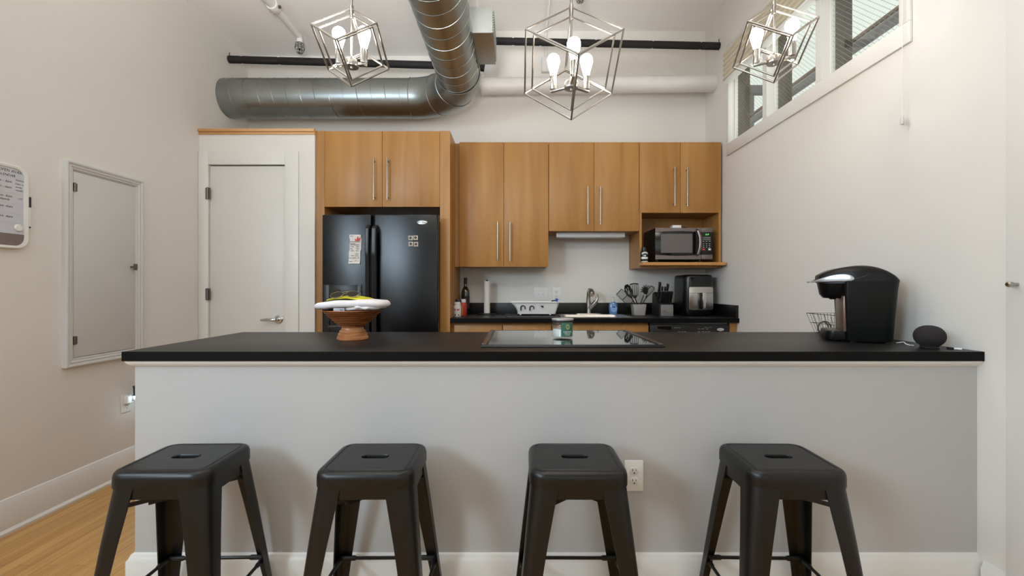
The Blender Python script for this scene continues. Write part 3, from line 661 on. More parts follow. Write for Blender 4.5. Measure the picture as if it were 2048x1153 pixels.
b = MB(); b.lathe([(0, 0), (.028, 0), (.027, .002), (0, .003)], (0, 0, 0), 28); b.build('badge', M('badge_silver', (214, 212, 208), .3, .4), cp, xf=Matrix.Translation((wx(1441, yd), yd - .0002, wz(659.6, yd))) @ Matrix.Rotation(R(90), 4, 'X') @ Matrix.Diagonal((1, .42, 1, 1)))
b = MB(); b.text('Whirlpool', .0095, FRONT(wx(1441, yd), yd - .0035, wz(660.4, yd)), .0002, 'CENTER')
b.build('badge_lettering', m_ink, cp)
b = MB(); m_print = M('pale_print', (170, 166, 158), .5)
b.text('QUIET WASH', .0085, FRONT(wx(1348, yd), yd - .0006, wz(657, yd)), .0002); b.text('SENSOR  CYCLES', .0075, FRONT(wx(1409, yd), yd - .0006, wz(656.2, yd)), .0002)
for px in (1356, 1362, 1368, 1396, 1404, 1410, 1416): b.box(wx(px, yd), wx(px + 4, yd), yd - .0008, yd + .0004, wz(664.5, yd), wz(663.6, yd))
for px in (1396, 1403, 1412): b.box(wx(px, yd), wx(px + 5, yd), yd - .0008, yd + .0004, wz(658.6, yd), wz(657.9, yd))
b.build('printed_legend', m_print, cp)
# ================================================================== SINK AND THINGS ON THE BACK COUNTER
t = thing('sink', 'stainless steel drop-in sink in the kitchen counter below the faucet', 'sink', (.66, 3.775, .78))
b = MB(); zr = ZC + .003
def rrz(x0, x1, y0, y1, r, z): return [(x, y, z) for x, y in rr(x1 - x0, y1 - y0, r, 5, (x0 + x1) / 2, (y0 + y1) / 2)]
b.loft([rrz(sx0 - .035, sx1 + .040, sy0 - .030, sy1 + .085, .03, ZC + .0004), rrz(sx0 - .033, sx1 + .038, sy0 - .028, sy1 + .083, .03, zr), rrz(sx0 + .005, sx1 - .005, sy0 + .005, sy1 - .005, .05, zr),
        rrz(sx0 + .010, sx1 - .010, sy0 + .010, sy1 - .010, .05, zr - .008), rrz(sx0 + .018, sx1 - .018, sy0 + .018, sy1 - .018, .06, ZC - .15), rrz(sx0 + .04, sx1 - .04, sy0 + .04, sy1 - .04, .06, ZC - .17)], False, True)
b.build('basin', m_steel, t, 50)
b = MB(); b.lathe([(0, 0), (.04, 0), (.036, .004), (.02, .003), (0, .003)], (.66, 3.78, ZC - .1705), 20); b.build('drain', m_chrome, t)
fx, fy = wx(1177.5, 3.99), 3.99
t = thing('faucet', 'brushed nickel single lever faucet behind the sink', 'faucet', (fx, fy, zr))
b = MB(); b.loft([[(x, y, zr) for x, y in rr(.245, .062, .03, 6, fx - .005, fy)], [(x, y, zr + .006) for x, y in rr(.24, .058, .028, 6, fx - .005, fy)], [(x, y, zr + .009) for x, y in rr(.21, .04, .02, 6, fx - .005, fy)]]); b.build('deck_plate', m_nickel, t)
b = MB(); b.tube([(fx, fy, zr + .007), (fx, fy, zr + .05), (fx - .004, fy, zr + .13), (fx - .002, fy - .004, zr + .195), (fx + .004, fy - .03, zr + .225)], [.024, .022, .019, .0165, .016], 16); b.build('spout', m_nickel, t)
b = MB(); b.lathe([(0, 0), (.020, 0), (.027, .01), (.029, .05), (.027, .068), (.018, .078), (0, .080)], (0, 0, 0), 20); b.build('spray_head', m_nickel, t, xf=Matrix.Translation((fx + .012, fy - .095, zr + .176)) @ Matrix.Rotation(R(-58), 4, 'X'))
b = MB(); b.tube([(fx + .004, fy - .008, zr + .05), (fx + .045, fy - .03, zr + .095), (fx + .062, fy - .038, zr + .118)], [.020, .0215, .019], 14); b.build('valve_body', m_nickel, t)
b = MB(); b.tube([(fx + .064, fy - .038, zr + .118), (fx + .076, fy - .042, zr + .150), (fx + .070, fy - .044, zr + .182)], [.013, .008, .0055], 10, flat=.7); b.build('lever', m_nickel, t)
# soap
sx, sy = wx(1226.5, 3.965), 3.965
t = thing('soap_dispenser', 'clear pump bottle of blue hand soap on the right corner of the sink', 'soap bottle', (sx, sy, zr))
m_soap = M('blue_soap', (86, 128, 176), .1, spec=.6, coat=.5)
b = MB(); b.loft([[(x, y, zr + z) for x, y in rr(w, d, min(w, d) * .48, 6, sx, sy)] for w, d, z in ((.062, .04, 0), (.072, .046, .008), (.080, .048, .05), (.076, .047, .085), (.05, .04, .105), (.03, .03, .113))]); b.build('bottle', m_soap, t)
b = MB(); b.lathe([(0, 0), (.028, 0), (.028, .001), (0, .001)], (0, 0, 0), 24)
lb = b.build('label', M('soap_label', (136, 170, 216), .4), t, xf=Matrix.Translation((sx, sy - .0245, zr + .05)) @ Matrix.Rotation(R(90), 4, 'X') @ Matrix.Diagonal((1, 1.1, 1, 1)))
b = MB(); b.box(sx - .014, sx + .014, sy - .0268, sy - .0254, zr + .061, zr + .071, .0006); b.build('label_band', M('soap_label_dark', (38, 62, 110), .4), lb)
b = MB(); b.cyl((sx, sy, zr + .112), (sx, sy, zr + .132), .012, 14); b.cyl((sx, sy, zr + .131), (sx, sy, zr + .158), .004, 8); b.tube([(sx, sy + .004, zr + .160), (sx, sy - .03, zr + .160), (sx, sy - .036, zr + .153)], [.007, .0055, .004], 8); b.box(sx - .016, sx + .010, sy - .008, sy + .008, zr + .156, zr + .166, .002); b.build('pump', M('clear_white_plastic', (214, 214, 210), .3), t)
# drying mat and dish rack
t0 = thing('drying_mat', 'flat dark grey drying mat beneath the white dish rack', 'mat', (.17, 3.75, ZC))
b = MB(); mx0, mx1, my0, my1 = wx(1011, 3.62), .372, 3.575, 3.93
b.loft([[(x, y, ZC + z) for x, y in rr(mx1 - mx0 - 2*i, my1 - my0 - 2*i, .03, 6, (mx0 + mx1) / 2, (my0 + my1) / 2)] for i, z in ((.003, .0002), (0, .004), (.002, .010), (.008, .011), (.013, .006))]); b.build('tray', M('mat_grey', (58, 54, 56), .55), t0)
b = MB()
for k in range(36):
    x = mx0 + .03 + k * (mx1 - mx0 - .06) / 35; b.tube([(x, my0 + .018, ZC + .0068), (x, my1 - .018, ZC + .0068)], .0028, 6)
b.build('ribs', M('mat_rib_grey', (74, 70, 72), .6), t0)
t = thing('dish_rack', 'white plastic dish rack with arched slots on the drying mat', 'dish rack', (.17, 3.76, ZC + .012))
yf = 3.66; yb = 3.90; zb0, zt0 = ZC + .022, wz(606, yf)
xl0, xr0, xl1, xr1 = wx(1035, yf), wx(1112, yf), wx(1020, yf), wx(1119, yf)
def rk(f, ins=0.0):
    a = f ** 2.2
    x0, x1 = xl0 + (xl1 - xl0) * a + ins, xr0 + (xr1 - xr0) * f - ins
    return [(x, y, zb0 + (zt0 - zb0) * f) for x, y in rr(x1 - x0, (yb - yf) - .05 * (1 - f) - 2 * ins, .025, 6, (x0 + x1) / 2, (yf + yb) / 2)]
b = MB(); fr = [0, .04, .15, .3, .5, .7, .88, 1]
rings = [rk(f) for f in fr]
lipr = lambda d, dz: [(x + (d if x > (xl1 + xr1) / 2 else -d), y + (d if y > (yf + yb) / 2 else -d), zt0 + dz) for x, y, z in rk(1)]
rings += [lipr(.010, .001), lipr(.011, .005), lipr(.008, .008), lipr(0, .007)] + [rk(f, .004) for f in reversed(fr)]
b.loft(rings); b.build('tub', m_white, t, 45)
for i, (pc, py, w, hgt, st_) in enumerate(((1045.8, 621.5, 10.5, 10.5, 1), (1063.6, 621.5, 10, 10, 1), (1084, 616, 6, 4.5, 0))):
    b = MB(); f = .6; yy = yf + .018
    px = lambda u: wx(u, yf); pz = lambda v: wz(v, yf)
    if st_:
        o = [(px(pc - w / 2), pz(py))] + [(px(pc - w / 2 * math.cos(a)), pz(py - hgt + w * .45 - w * .45 * math.sin(a))) for a in [R(180) * k / 10 for k in range(11)]] + [(px(pc + w / 2), pz(py - 3))]
        i_ = [(px(pc - (w / 2 - 2) * math.cos(a)), pz(py - hgt + w * .45 - (w * .45 - 1.6) * math.sin(a))) for a in [R(180) * k / 10 for k in range(10, -1, -1)]]
        b.prism_xz(o + [(px(pc + w / 2 - 2), pz(py - 3))] + i_ + [(px(pc - w / 2 + 2), pz(py))], yf + .0005, yf + .022)
    else:
        b.prism_xz([(px(pc - w / 2), pz(py - 4)), (px(pc + w / 2), pz(py - 4)), (px(pc + w / 2), pz(py)), (px(pc), pz(py - 1))], yf + .0005, yf + .02)
    b.build('slot', m_dark, t)  # solid dark shapes stand in for the shade inside the rack openings
for px_ in (1041, 1101):
    for yy in (yf + .035, yb - .04):
        b = MB(); x = wx(px_, yf); b.lathe([(0, 0), (.006, 0), (.011, .014), (0, .014)], (x, yy, ZC + .0122), 12); b.build('foot', m_white, t)
t = thing('scrub_brush', 'blue scrubber lying on the right rim of the white dish rack', 'scrubber', (wx(1112, 3.68), 3.69, zt0))
b = MB(); x = wx(1113.5, 3.68); b.rot_box((x, 3.69, zt0 + .022), (.022, .03, .026), Matrix.Rotation(R(12), 3, 'Y'), .004); b.build('head', M('blue_sponge', (54, 84, 168), .7, bump=(200, .5)), t)
b = MB(); b.tube([(x - .01, 3.69, zt0 + .017), (x - .03, 3.69, zt0 + .015), (x - .04, 3.70, zt0 + .012)], .0055, 8); b.build('grip', m_dark, t)

# paper towel holder, bottles by the refrigerator surround
px_, py_ = wx(974, 3.97), 3.97
t = thing('paper_towel_holder', 'black upright paper towel stand holding the thin white roll', 'paper towel holder', (px_, py_, ZC))
b = MB(); b.lathe([(0, 0), (.078, 0), (.080, .004), (.076, .012), (0, .013)], (px_, py_, ZC), 36); b.build('base', m_blackpl, t)
b = MB(); b.lathe([(.006, .012), (.006, .305), (.010, .307), (.012, .312), (0, .314)], (px_, py_, ZC), 14); b.build('rod', m_blackpl, t)
b = MB(); b.lathe([(.0205, .0145), (.0275, .0145), (.0275, .302), (.0205, .302), (.0205, .0145)], (px_, py_, ZC), 28, caps=(False, False)); tag(b.build('paper_towel_roll', M('paper_towel', (228, 222, 214), .9, bump=(120, .3)), smooth=60), 'nearly used up white paper towel roll on the black stand', 'paper towel')
def lathe_thing(name, label, cat, x, y, parts, z0=ZC, group=None):
    t = thing(name, label, cat, (x, y, z0), group=group)
    for nm, prof, mat in parts:
        b = MB(); b.lathe(prof, (x, y, z0), 28); b.build(nm, mat, t)
    return t
m_wine = M('dark_green_glass', (38, 40, 12), .06, spec=.8, coat=.6)
lathe_thing('wine_bottle', 'dark green wine bottle beside the refrigerator surround on the counter', 'bottle', wx(931, 4.0), 4.0, (
    ('bottle', [(0, 0), (.034, 0), (.037, .004), (.0372, .195), (.034, .215), (.024, .238), (.0155, .252), (.0138, .262), (.0133, .318), (.0155, .32), (.0155, .326), (.0125, .332), (0, .332)], m_wine),
    ('label', [(.0374, .055), (.0378, .055), (.0378, .168), (.0374, .168)], M('dark_wine_label', (46, 30, 36), .5)),
    ('capsule', [(.0136, .275), (.0142, .275), (.0142, .318), (.0163, .32), (.0163, .327), (.0136, .3325), (0, .3325)], M('bottle_capsule', (34, 26, 22), .4))))
def pill(name, label, px, Y, r, h, body, capc, lab=None, rim=None):
    x = wx(px, Y)
    t = thing(name, label, 'bottle', (x, Y, ZC))
    b = MB(); b.lathe([(0, 0), (r * .93, 0), (r, .004), (r, h * .68), (r * .94, h * .74), (r * .74, h * .79), (r * .72, h * .8), (0, h * .8)], (x, Y, ZC), 24); bo = b.build('body', body, t)
    b = MB(); b.lathe([(0, h * .8), (r * .80, h * .8), (r * .82, h * .82), (r * .82, h * .97), (r * .76, h), (0, h)], (x, Y, ZC), 24); b.build('cap', capc, t)
    return t, x, bo
t, x, bo = pill('vitamin_bottle', 'white vitamin bottle with red print in front of the wine bottle', 914.5, 3.70, .0325, .122, m_white, m_white)
b = MB(); yv = 3.70 - .0327
def on_cyl(b, x, Y, r, rects, z0=ZC):
    for a0, a1, za, zb_2 in rects:
        n = 5; ang = [R(a0 + (a1 - a0) * k / n) for k in range(n + 1)]
        lo = [(x + (r) * math.sin(a), Y - r * math.cos(a), z0 + za) for a in ang]; hi = [(p[0], p[1], z0 + zb_2) for p in lo]
        lo2 = [(x + (r + .0006) * math.sin(a), Y - (r + .0006) * math.cos(a), z0 + za) for a in ang]; hi2 = [(p[0], p[1], z0 + zb_2) for p in lo2]
        b.loft([[a, c, d, e] for a, c, d, e in zip(lo, lo2, hi2, hi)])
m_redp = M('red_print', (176, 40, 44), .5)
on_cyl(b, x, 3.70, .0326, ((-38, -28, .05, .066), (-26, -12, .056, .060), (-26, -18, .048, .054), (-20, -10, .062, .067), (4, 26, .050, .064), (30, 40, .056, .068)))
b.build('red_print', m_redp, bo)
b = MB(); on_cyl(b, x, 3.70, .0326, ((-34, -14, .008, .022), (22, 36, .008, .020))); b.build('dark_print', M('plum_print', (96, 44, 66), .5), bo)
t, x, bo = pill('supplement_bottle', 'red and yellow supplement bottle with white cap, right of the white vitamin bottle', 925.5, 3.83, .034, .142, M('red_label', (196, 58, 46), .45), m_white)
b = MB(); on_cyl(b, x, 3.83, .0341, ((-70, 6, .006, .092),)); b.build('yellow_label', M('yellow_label', (222, 176, 60), .5), bo)
b = MB(); on_cyl(b, x, 3.83, .0343, ((-50, 0, .070, .092),)); b.build('blue_label', M('blue_label', (50, 90, 168), .5), bo)
pill('vitamin_bottle', 'bottle with dark blue cap half hidden behind the white vitamin bottle', 917, 3.765, .030, .142, M('orange_bottle', (192, 120, 80), .4), M('navy_cap', (34, 34, 62), .4))

# utensil crock with its utensils
ux, uy = wx(1277, 3.90), 3.90
t = thing('utensil_crock', 'small grey square crock filled with cooking utensils, right of the sink', 'crock', (ux, uy, ZC))
b = MB(); sq = lambda s, z, r=.014: [(x, y, ZC + z) for x, y in rr(s, s, r, 5, ux, uy)]
b.loft([sq(.094, 0), sq(.100, .004), sq(.116, .092), sq(.116, .096), sq(.110, .096), sq(.094, .008)]); b.build('body', M('grey_ceramic', (168, 162, 156), .4), t)
m_ut = M('black_nylon', (24, 23, 24), .4)
def pxy(px, py, Y): return Vector((wx(px, Y), Y, wz(py, Y)))
base_pt = lambda dx, dy: Vector((ux + dx, uy + dy, ZC + .014))
def plate_ut(b, cen, ax, half, outl, th=.003, holes=()):
    """thin shaped blade: outl in (across, along) metres, along axis ax in the XZ plane; holes punched as gaps between bars"""
    ax = ax.normalized(); side = Vector((ax.z, 0, -ax.x))
    b.prism(outl, lambda p: cen + side * p[0] + ax * p[1] + Vector((0, -th / 2, 0)), lambda p: cen + side * p[0] + ax * p[1] + Vector((0, th / 2, 0)))
def handle_ut(b, p, q, r=.006): b.tube([p, p.lerp(q, .5), q], [r * 1.15, r, r * .75], 8, flat=.7)
# slotted turner (wide, leaning left)
t = thing('slotted_turner', 'wide black slotted turner leaning left in the grey crock', 'utensil', (ux - .03, uy, ZC + .02))
tip, neck = pxy(1238, 584, 3.88), pxy(1262, 607, 3.89); ax = (tip - neck); L = ax.length; ax.normalize(); side = Vector((ax.z, 0, -ax.x)); w = .033
b = MB()
fr_ = lambda u, v: neck + side * u + ax * v
for u in (-w, w): b.tube([fr_(u * .9, .0), fr_(u, .012), fr_(u, L)], .0032, 6)
for v in (0.0, L * .5, L): b.tube([fr_(-w, v), fr_(w, v)], .0034, 6)
for k in range(1, 6): b.tube([fr_(-w + 2 * w * k / 6, 0), fr_(-w + 2 * w * k / 6, L)], .0022, 6)
b.build('blade', m_ut, t)
b = MB(); handle_ut(b, base_pt(.02, -.01), neck + ax * .004); b.build('handle', m_ut, t)
def spoon(label, nm, tip, neck, w, slots, foot, Ydepth=0):
    t = thing(nm, label, 'utensil', (ux, uy, ZC + .03))
    ax = tip - neck; L = ax.length; ax.normalize(); side = Vector((ax.z, 0, -ax.x)); b = MB()
    rings = []
    for k in range(11):
        f = k / 10; ww = w * (math.sin(math.pi * (f * .86 + .07)) ** .6); c = neck + ax * (L * f) + Vector((0, .012 * math.sin(math.pi * f), 0))
        rings.append([c + side * (-ww) + Vector((0, -.006, 0)), c + Vector((0, .004, 0)), c + side * ww + Vector((0, -.006, 0)), c + side * (ww * .9) + Vector((0, -.009, 0)), c + Vector((0, .0, 0)), c - side * (ww * .9) + Vector((0, -.009, 0))])
    b.loft(rings); bl = b.build('bowl', m_ut, t, 60)
    if slots:
        b = MB()
        for u, v0, v1 in slots:
            c0 = neck + ax * (L * v0) + side * (w * u) + Vector((0, -.001, 0)); c1 = neck + ax * (L * v1) + side * (w * u) + Vector((0, -.001, 0)); b.tube([c0, c1], .0022, 6)
        b.build('slots', M('slot_light', (206, 202, 196), .6), bl)
    b = MB(); handle_ut(b, foot, neck + ax * .01); b.build('handle', m_ut, t)
    return t
spoon('round black slotted spoon left of the tall spatula in the grey crock', 'slotted_spoon', pxy(1252, 570, 3.93), pxy(1263, 595, 3.92), .034, ((-.3, .25, .5), (.0, .3, .6), (-.45, .55, .75), (.1, .65, .8)), base_pt(.01, .02))
t = thing('slotted_spatula', 'tall black spatula with four vertical slots, topmost in the grey crock', 'utensil', (ux, uy, ZC + .03))
tip, neck = pxy(1268, 569, 3.90), pxy(1269.5, 592, 3.90); b = MB(); ax = (tip - neck); L = ax.length; ax.normalize(); side = Vector((ax.z, 0, -ax.x))
for k in range(5): u = -.032 + .016 * k; b.tube([neck + side * u * .8, neck + side * u + ax * L * .5, neck + side * u * 1.12 + ax * L], .0032, 6)
b.tube([neck + side * -.037 + ax * L, neck + ax * (L + .006), neck + side * .037 + ax * L], .0052, 6)
b.prism([(-.024, .004), (-.012, -.022), (.012, -.022), (.024, .004)], lambda p: neck + side * p[0] + ax * p[1] + Vector((0, -.002, 0)), lambda p: neck + side * p[0] + ax * p[1] + Vector((0, .002, 0)))
b.build('blade', m_ut, t)
b = MB(); handle_ut(b, base_pt(.02, 0), neck + ax * -.015); b.build('handle', m_ut, t)
t = thing('pasta_server', 'black pasta server with comb teeth, left of the whisk in the crock', 'utensil', (ux + .02, uy, ZC + .03))
cen = pxy(1291, 582, 3.94); b = MB(); neck = pxy(1286, 594, 3.93)
rings = [[cen + Vector((r_ * math.cos(a) * .9, .008 * (1 - r_ / .027) , r_ * math.sin(a) * 1.2)) for a in [2 * math.pi * k / 14 for k in range(14)]] for r_ in (.003, .014, .025, .027)]
b.loft(rings); b.loft([[p + Vector((0, -.003, 0)) for p in r_] for r_ in rings])
for k in range(7):
    a = R(35 + 26 * k); d = Vector((math.cos(a), 0, math.sin(a) * 1.15)); b.tube([cen + d * .023, cen + d * .037 + Vector((0, -.005, 0)), cen + d * .046 + Vector((0, -.016, 0))], [.0052, .0045, .003], 6)
b.build('head', m_ut, t)
b = MB(); handle_ut(b, base_pt(-.015, -.01), cen + (neck - cen) * .7); b.build('handle', m_ut, t)
t = thing('whisk', 'black wire whisk, rightmost of the utensils in the grey crock', 'utensil', (ux + .03, uy, ZC + .03))
tip, neck = pxy(1305, 573, 3.84), pxy(1290, 600, 3.87); ax = tip - neck; L = ax.length; ax.normalize(); side = Vector((ax.z, 0, -ax.x)); b = MB()
for k in range(6):
    a = math.pi * k / 6; d = side * math.cos(a) + Vector((0, 1, 0)) * math.sin(a); loop = []
    for j in range(17):
        f = j / 16; s_ = math.sin(math.pi * f); v = L * (1.0 - abs(2 * f - 1) ** 2.2); loop.append(neck + ax * v + d * (.031 * math.sin(2 * math.pi * f) * (.55 + .45 * s_)))
    b.tube(loop, .0016, 5)
b.build('wires', m_ut, t)
b = MB(); handle_ut(b, base_pt(-.02, .015), neck + ax * .01, .007); b.build('handle', m_ut, t)

# knife block
kx0, kx1 = 1.236, 1.344
t = thing('knife_block', 'dark knife block with grey front panel between crock and air fryer', 'knife block', ((kx0 + kx1) / 2, 3.83, ZC))
pf = [(3.745, ZC), (3.745, ZC + .098), (3.80, ZC + .125), (3.885, ZC + .205), (3.935, ZC + .190), (3.96, ZC)]
b = MB(); b.prism_yz(pf, kx0 - .012, kx1 - .003, .003); b.build('block', m_blackmat, t)
b = MB(); b.box(kx0, kx1 - .003, 3.739, 3.7455, ZC + .001, ZC + .0975, .001); fp = b.build('front_panel', M('front_grey', (124, 120, 118), .45), t)
b = MB(); b.prism_xz([((kx0 + kx1) / 2 + p[0], ZC + .042 + p[1]) for p in rr(.060, .015, .007)], 3.7365, 3.7388); b.build('name_plate', m_chrome, fp)
def knife():
    k = thing('x', 'x', 'knife')
    b = MB(); b.loft([[(x, y, z) for x, y in rr(w, d, .004, 4)] for w, d, z in ((.012, .016, 0), (.0125, .020, .02), (.0115, .017, .05), (.0125, .021, .085), (.011, .016, .092))]); b.build('grip', m_blackpl, k)
    b = MB(); b.box(-.0035, .0035, -.0045, .0045, .0915, .0955, .001); b.build('butt_cap', M('butt_steel', (224, 222, 218), .25, .8), k)
    b = MB(); b.box(-.001, .001, -.009, .009, -.06, 0); b.build('blade', m_steel, k)
    return k
k0 = knife(); used = False
def put_knife(x, y, z, tilt, sc, name, label, group):
    global used
    o = k0 if not used else copy_tree(k0); used = True
    o.name = name; o.location = (x, y, z); o.rotation_euler = (R(tilt), 0, 0); o.scale = (sc, sc, sc); tag(o, label, 'knife', group)
for i, w in enumerate(('leftmost', 'second from the left', 'third from the left', 'fourth from the left', 'fifth from the left', 'rightmost')):
    put_knife(kx0 + .008 + i * .0172, 3.778, ZC + .112, 24, 1.18, 'steak_knife', 'steak knife, %s of the front row of six with bright caps' % w, 'steak knives in the front row of the knife block')
for i, (dx, dy, dz, sc, lab) in enumerate(((.010, 3.838, .150, 1.12, 'tallest black kitchen knife at the back left of the block'), (.034, 3.835, .148, .82, 'shorter kitchen knife beside the tallest one, middle left of the block'), (.057, 3.832, .146, .82, 'shorter kitchen knife, middle right at the back of the block'), (.080, 3.838, .150, 1.0, 'tall black kitchen knife at the back right of the block'))):
    put_knife(kx0 + dx, dy, ZC + dz, 18, sc * 1.45, 'kitchen_knife', lab, 'large knives at the back of the knife block')
bpy.context.view_layer.update()

# air fryer
ax0, ax1, ay0, ay1 = 1.442, 1.700, 3.745, 4.045; at_ = wz(549.5, ay0)
t = thing('air_fryer', 'black air fryer with stainless basket front in the right corner of the counter', 'air fryer', ((ax0 + ax1) / 2, 3.9, ZC))
b = MB(); acx, acy = (ax0 + ax1) / 2, (ay0 + ay1) / 2
b.loft([[(x, y, ZC + z) for x, y in rr(w, d, r, 8, acx, acy)] for w, d, r, z in ((.225, .265, .05, 0), (.242, .285, .055, .012), (.258, .300, .06, .06), (.258, .300, .06, at_ - ZC - .05), (.254, .296, .06, at_ - ZC - .018), (.242, .284, .06, at_ - ZC - .004), (.20, .24, .05, at_ - ZC))])
b.build('housing', M('fryer_black', (13, 13, 14), .3), t, 60)
b = MB(); pts = [(acx + .085 * math.cos(a), at_ - .012 - .058 * abs(math.sin(a)) ** .8) for a in [math.pi + math.pi * k / 20 for k in range(21)]]
b.prism_xz(pts, ay0 - .0025, ay0 + .012, .001); b.build('touch_panel', m_blackgl, t)
q0, q1, qz0, qz1 = wx(1378, ay0 - .01), wx(1426, ay0 - .01), wz(620, ay0 - .01), wz(574.5, ay0 - .01)
b = MB(); b.prism_xz(rr(q1 - q0, qz1 - qz0, .012, 6, (q0 + q1) / 2, (qz0 + qz1) / 2), ay0 - .012, ay0 + .01, .002); bf = b.build('basket_front', m_steel, t)
zl = wz(586.5, ay0 - .01)
b = MB(); b.box(q0 + .001, q1 - .001, ay0 - .0130, ay0 - .0115, zl - .0012, zl + .0012); b.build('seam', m_dark, bf)
b = MB(); hx0, hx1 = wx(1404, ay0 - .03), wx(1412, ay0 - .03); b.box(hx0, hx1, ay0 - .046, ay0 - .034, qz0 + .003, zl + .004, .003); b.build('handle_face', m_chrome, bf)
b = MB(); b.box(hx0 - .022, hx1 - .004, ay0 - .035, ay0 - .0115, qz0 + .004, zl + .002, .003); b.build('handle_body', m_blackgl, bf)

# microwave in the niche
YM = 3.735; mz0, mz1 = wz(519.5, YM), wz(456, YM); m0, m1 = wx(1310.5, YM), wx(1425.5, YM)
t = thing('microwave', 'dark stainless microwave with green clock in the open cabinet niche', 'microwave', ((m0 + m1) / 2, 3.9, ZN1))
b = MB(); b.box(m0, m1, YM + .025, 4.06, mz0 + .002, mz1 - .001, .004); b.build('housing', m_blackpl, t)
m_dsteel = M('dark_stainless', (132, 122, 120), .32, .9, var=(12, .06), stretch=(1, 1, 20))
xs_ = wx(1402.5, YM)
b = MB(); b.box(m0, xs_ - .001, YM + .004, YM + .026, mz0, mz1, .003); dr2 = b.build('door', m_blackgl, t)
def arc_band(b, x0, x1, za, zb, bow):   # band with a bowed inner edge, za fixed, zb bowed
    n = 12; pts = [(x0, za)] + [(x0 + (x1 - x0) * k / n, zb + bow * math.sin(math.pi * k / n)) for k in range(n + 1)] + [(x1, za)]
    b.prism_xz(pts, YM, YM + .006)
b = MB(); arc_band(b, m0 + .001, xs_ - .0015, mz1 - .0005, mz1 - .036, .008); b.build('top_band', m_dsteel, dr2)
b = MB(); arc_band(b, m0 + .001, xs_ - .0015, mz0 + .0015, mz0 + .040, -.008); b.build('bottom_band', m_dsteel, dr2)
b = MB(); b.box(wx(1322, YM), wx(1385, YM), YM + .0025, YM + .0045, wz(506, YM), wz(468, YM)); b.build('window_mesh', M('microwave_mesh', (104, 98, 96), .5), dr2)
b = MB(); hx = wx(1397, YM - .02); b.tube([(hx - .006, YM + .003, wz(459.5, YM)), (hx - .004, YM - .026, wz(463, YM)), (hx + .008, YM - .038, wz(475, YM)), (hx + .010, YM - .040, wz(487, YM)), (hx + .006, YM - .038, wz(498, YM)), (hx - .004, YM - .026, wz(509, YM)), (hx - .006, YM + .003, wz(512, YM))], [.009, .012, .012, .012, .012, .012, .009], 10, flat=.8); b.build('handle', m_dsteel, dr2)
b = MB(); b.box(xs_ + .001, m1, YM + .004, YM + .026, mz0, mz1, .003); cp = b.build('control_panel', m_blackgl, t)
b = MB(); b.box(xs_ + .002, m1 - .001, YM, YM + .006, mz1 - .037, mz1 - .0005, .001); b.build('top_band', m_dsteel, cp)
b = MB(); b.box(xs_ + .002, m1 - .001, YM, YM + .006, mz0 + .0015, mz0 + .041, .001); b.build('bottom_band', m_dsteel, cp)
b = MB(); b.text('2:17', .017, FRONT(wx(1411, YM), YM + .0034, wz(470.6, YM)), .0003, shear=.15); b.build('clock_digits', M('green_digits', (120, 240, 120), .4, emit=((90, 235, 90), 2.2)), cp)
b = MB()
for py in (475.3, 478.8): b.box(wx(1406, YM), wx(1421.5, YM), YM + .0028, YM + .0045, wz(py + 1.1, YM), wz(py - 1.1, YM))
b.build('option_keys', M('key_grey', (120, 116, 116), .5), cp)
b = MB()
for r_ in range(3):
    for c_ in range(3): b.box(wx(1406.5 + 6 * c_, YM), wx(1408.5 + 6 * c_, YM), YM + .003, YM + .0045, wz(488.2 + 3.6 * r_, YM), wz(487.2 + 3.6 * r_, YM))
for c_ in range(3): b.box(wx(1406 + 6 * c_, YM), wx(1409.5 + 6 * c_, YM), YM + .003, YM + .0045, wz(483, YM), wz(482.2, YM))
b.build('number_keys', M('key_white', (206, 204, 200), .5), cp)
b = MB(); b.box(wx(1405, YM), wx(1410.5, YM), YM + .0028, YM + .0045, wz(500.8, YM), wz(497.2, YM)); b.build('stop_key', M('key_red', (206, 48, 52), .5), cp)
b = MB(); b.box(wx(1417, YM), wx(1422, YM), YM + .0028, YM + .0045, wz(500.8, YM), wz(497.2, YM)); b.build('start_key', m_white, cp)
for x in (m0 + .03, m1 - .09):
    for y in (YM + .05, 4.02):
        b = MB(); b.lathe([(0, 0), (.012, 0), (.014, .004), (.014, mz0 - ZN1 + .003), (0, mz0 - ZN1 + .003)], (x, y, ZN1), 12); b.build('foot', m_dark, t)
b = MB(); xa = wx(1345.5, YM + .03); b.box(xa, xa + .074, YM + .03, YM + .09, mz1 + .0005, mz1 + .027, .003)
tag(b.build('white_box', m_white), 'small white box lying on top of the microwave', 'box')
b = MB(); b.tube([(xa + .080, YM + .06, mz1 + .004), (xa + .10, YM + .05, mz1 + .010), (xa + .125, YM + .05, mz1 + .008), (xa + .14, YM + .09, mz1 + .004), (xa + .14, 4.03, mz1 + .004)], .0035, 8)
tag(b.build('power_cable', m_dark), 'short black cable lying on the microwave behind the white box', 'cable')
sxp = wx(1288.8, 3.70)
t = thing('seasoning_bottle', 'black bottle with white label left of the microwave in the niche', 'bottle', (sxp, 3.71, ZN1))
zz0 = ZN1
b = MB(); b.lathe([(0, 0), (.029, 0), (.031, .004), (.031, .082), (.027, .094), (.020, .100), (0, .100)], (sxp, 3.71, zz0), 24); bo = b.build('body', m_blackgl, t)
b = MB(); b.lathe([(0, .100), (.021, .100), (.021, .122), (.018, .128), (0, .129)], (sxp, 3.71, zz0), 24); b.build('cap', m_blackpl, t)
b = MB(); on_cyl(b, sxp, 3.71, .0311, ((-60, 60, .028, .046), (-60, 60, .004, .010)), zz0); b.build('white_band', m_white, bo)
b = MB()
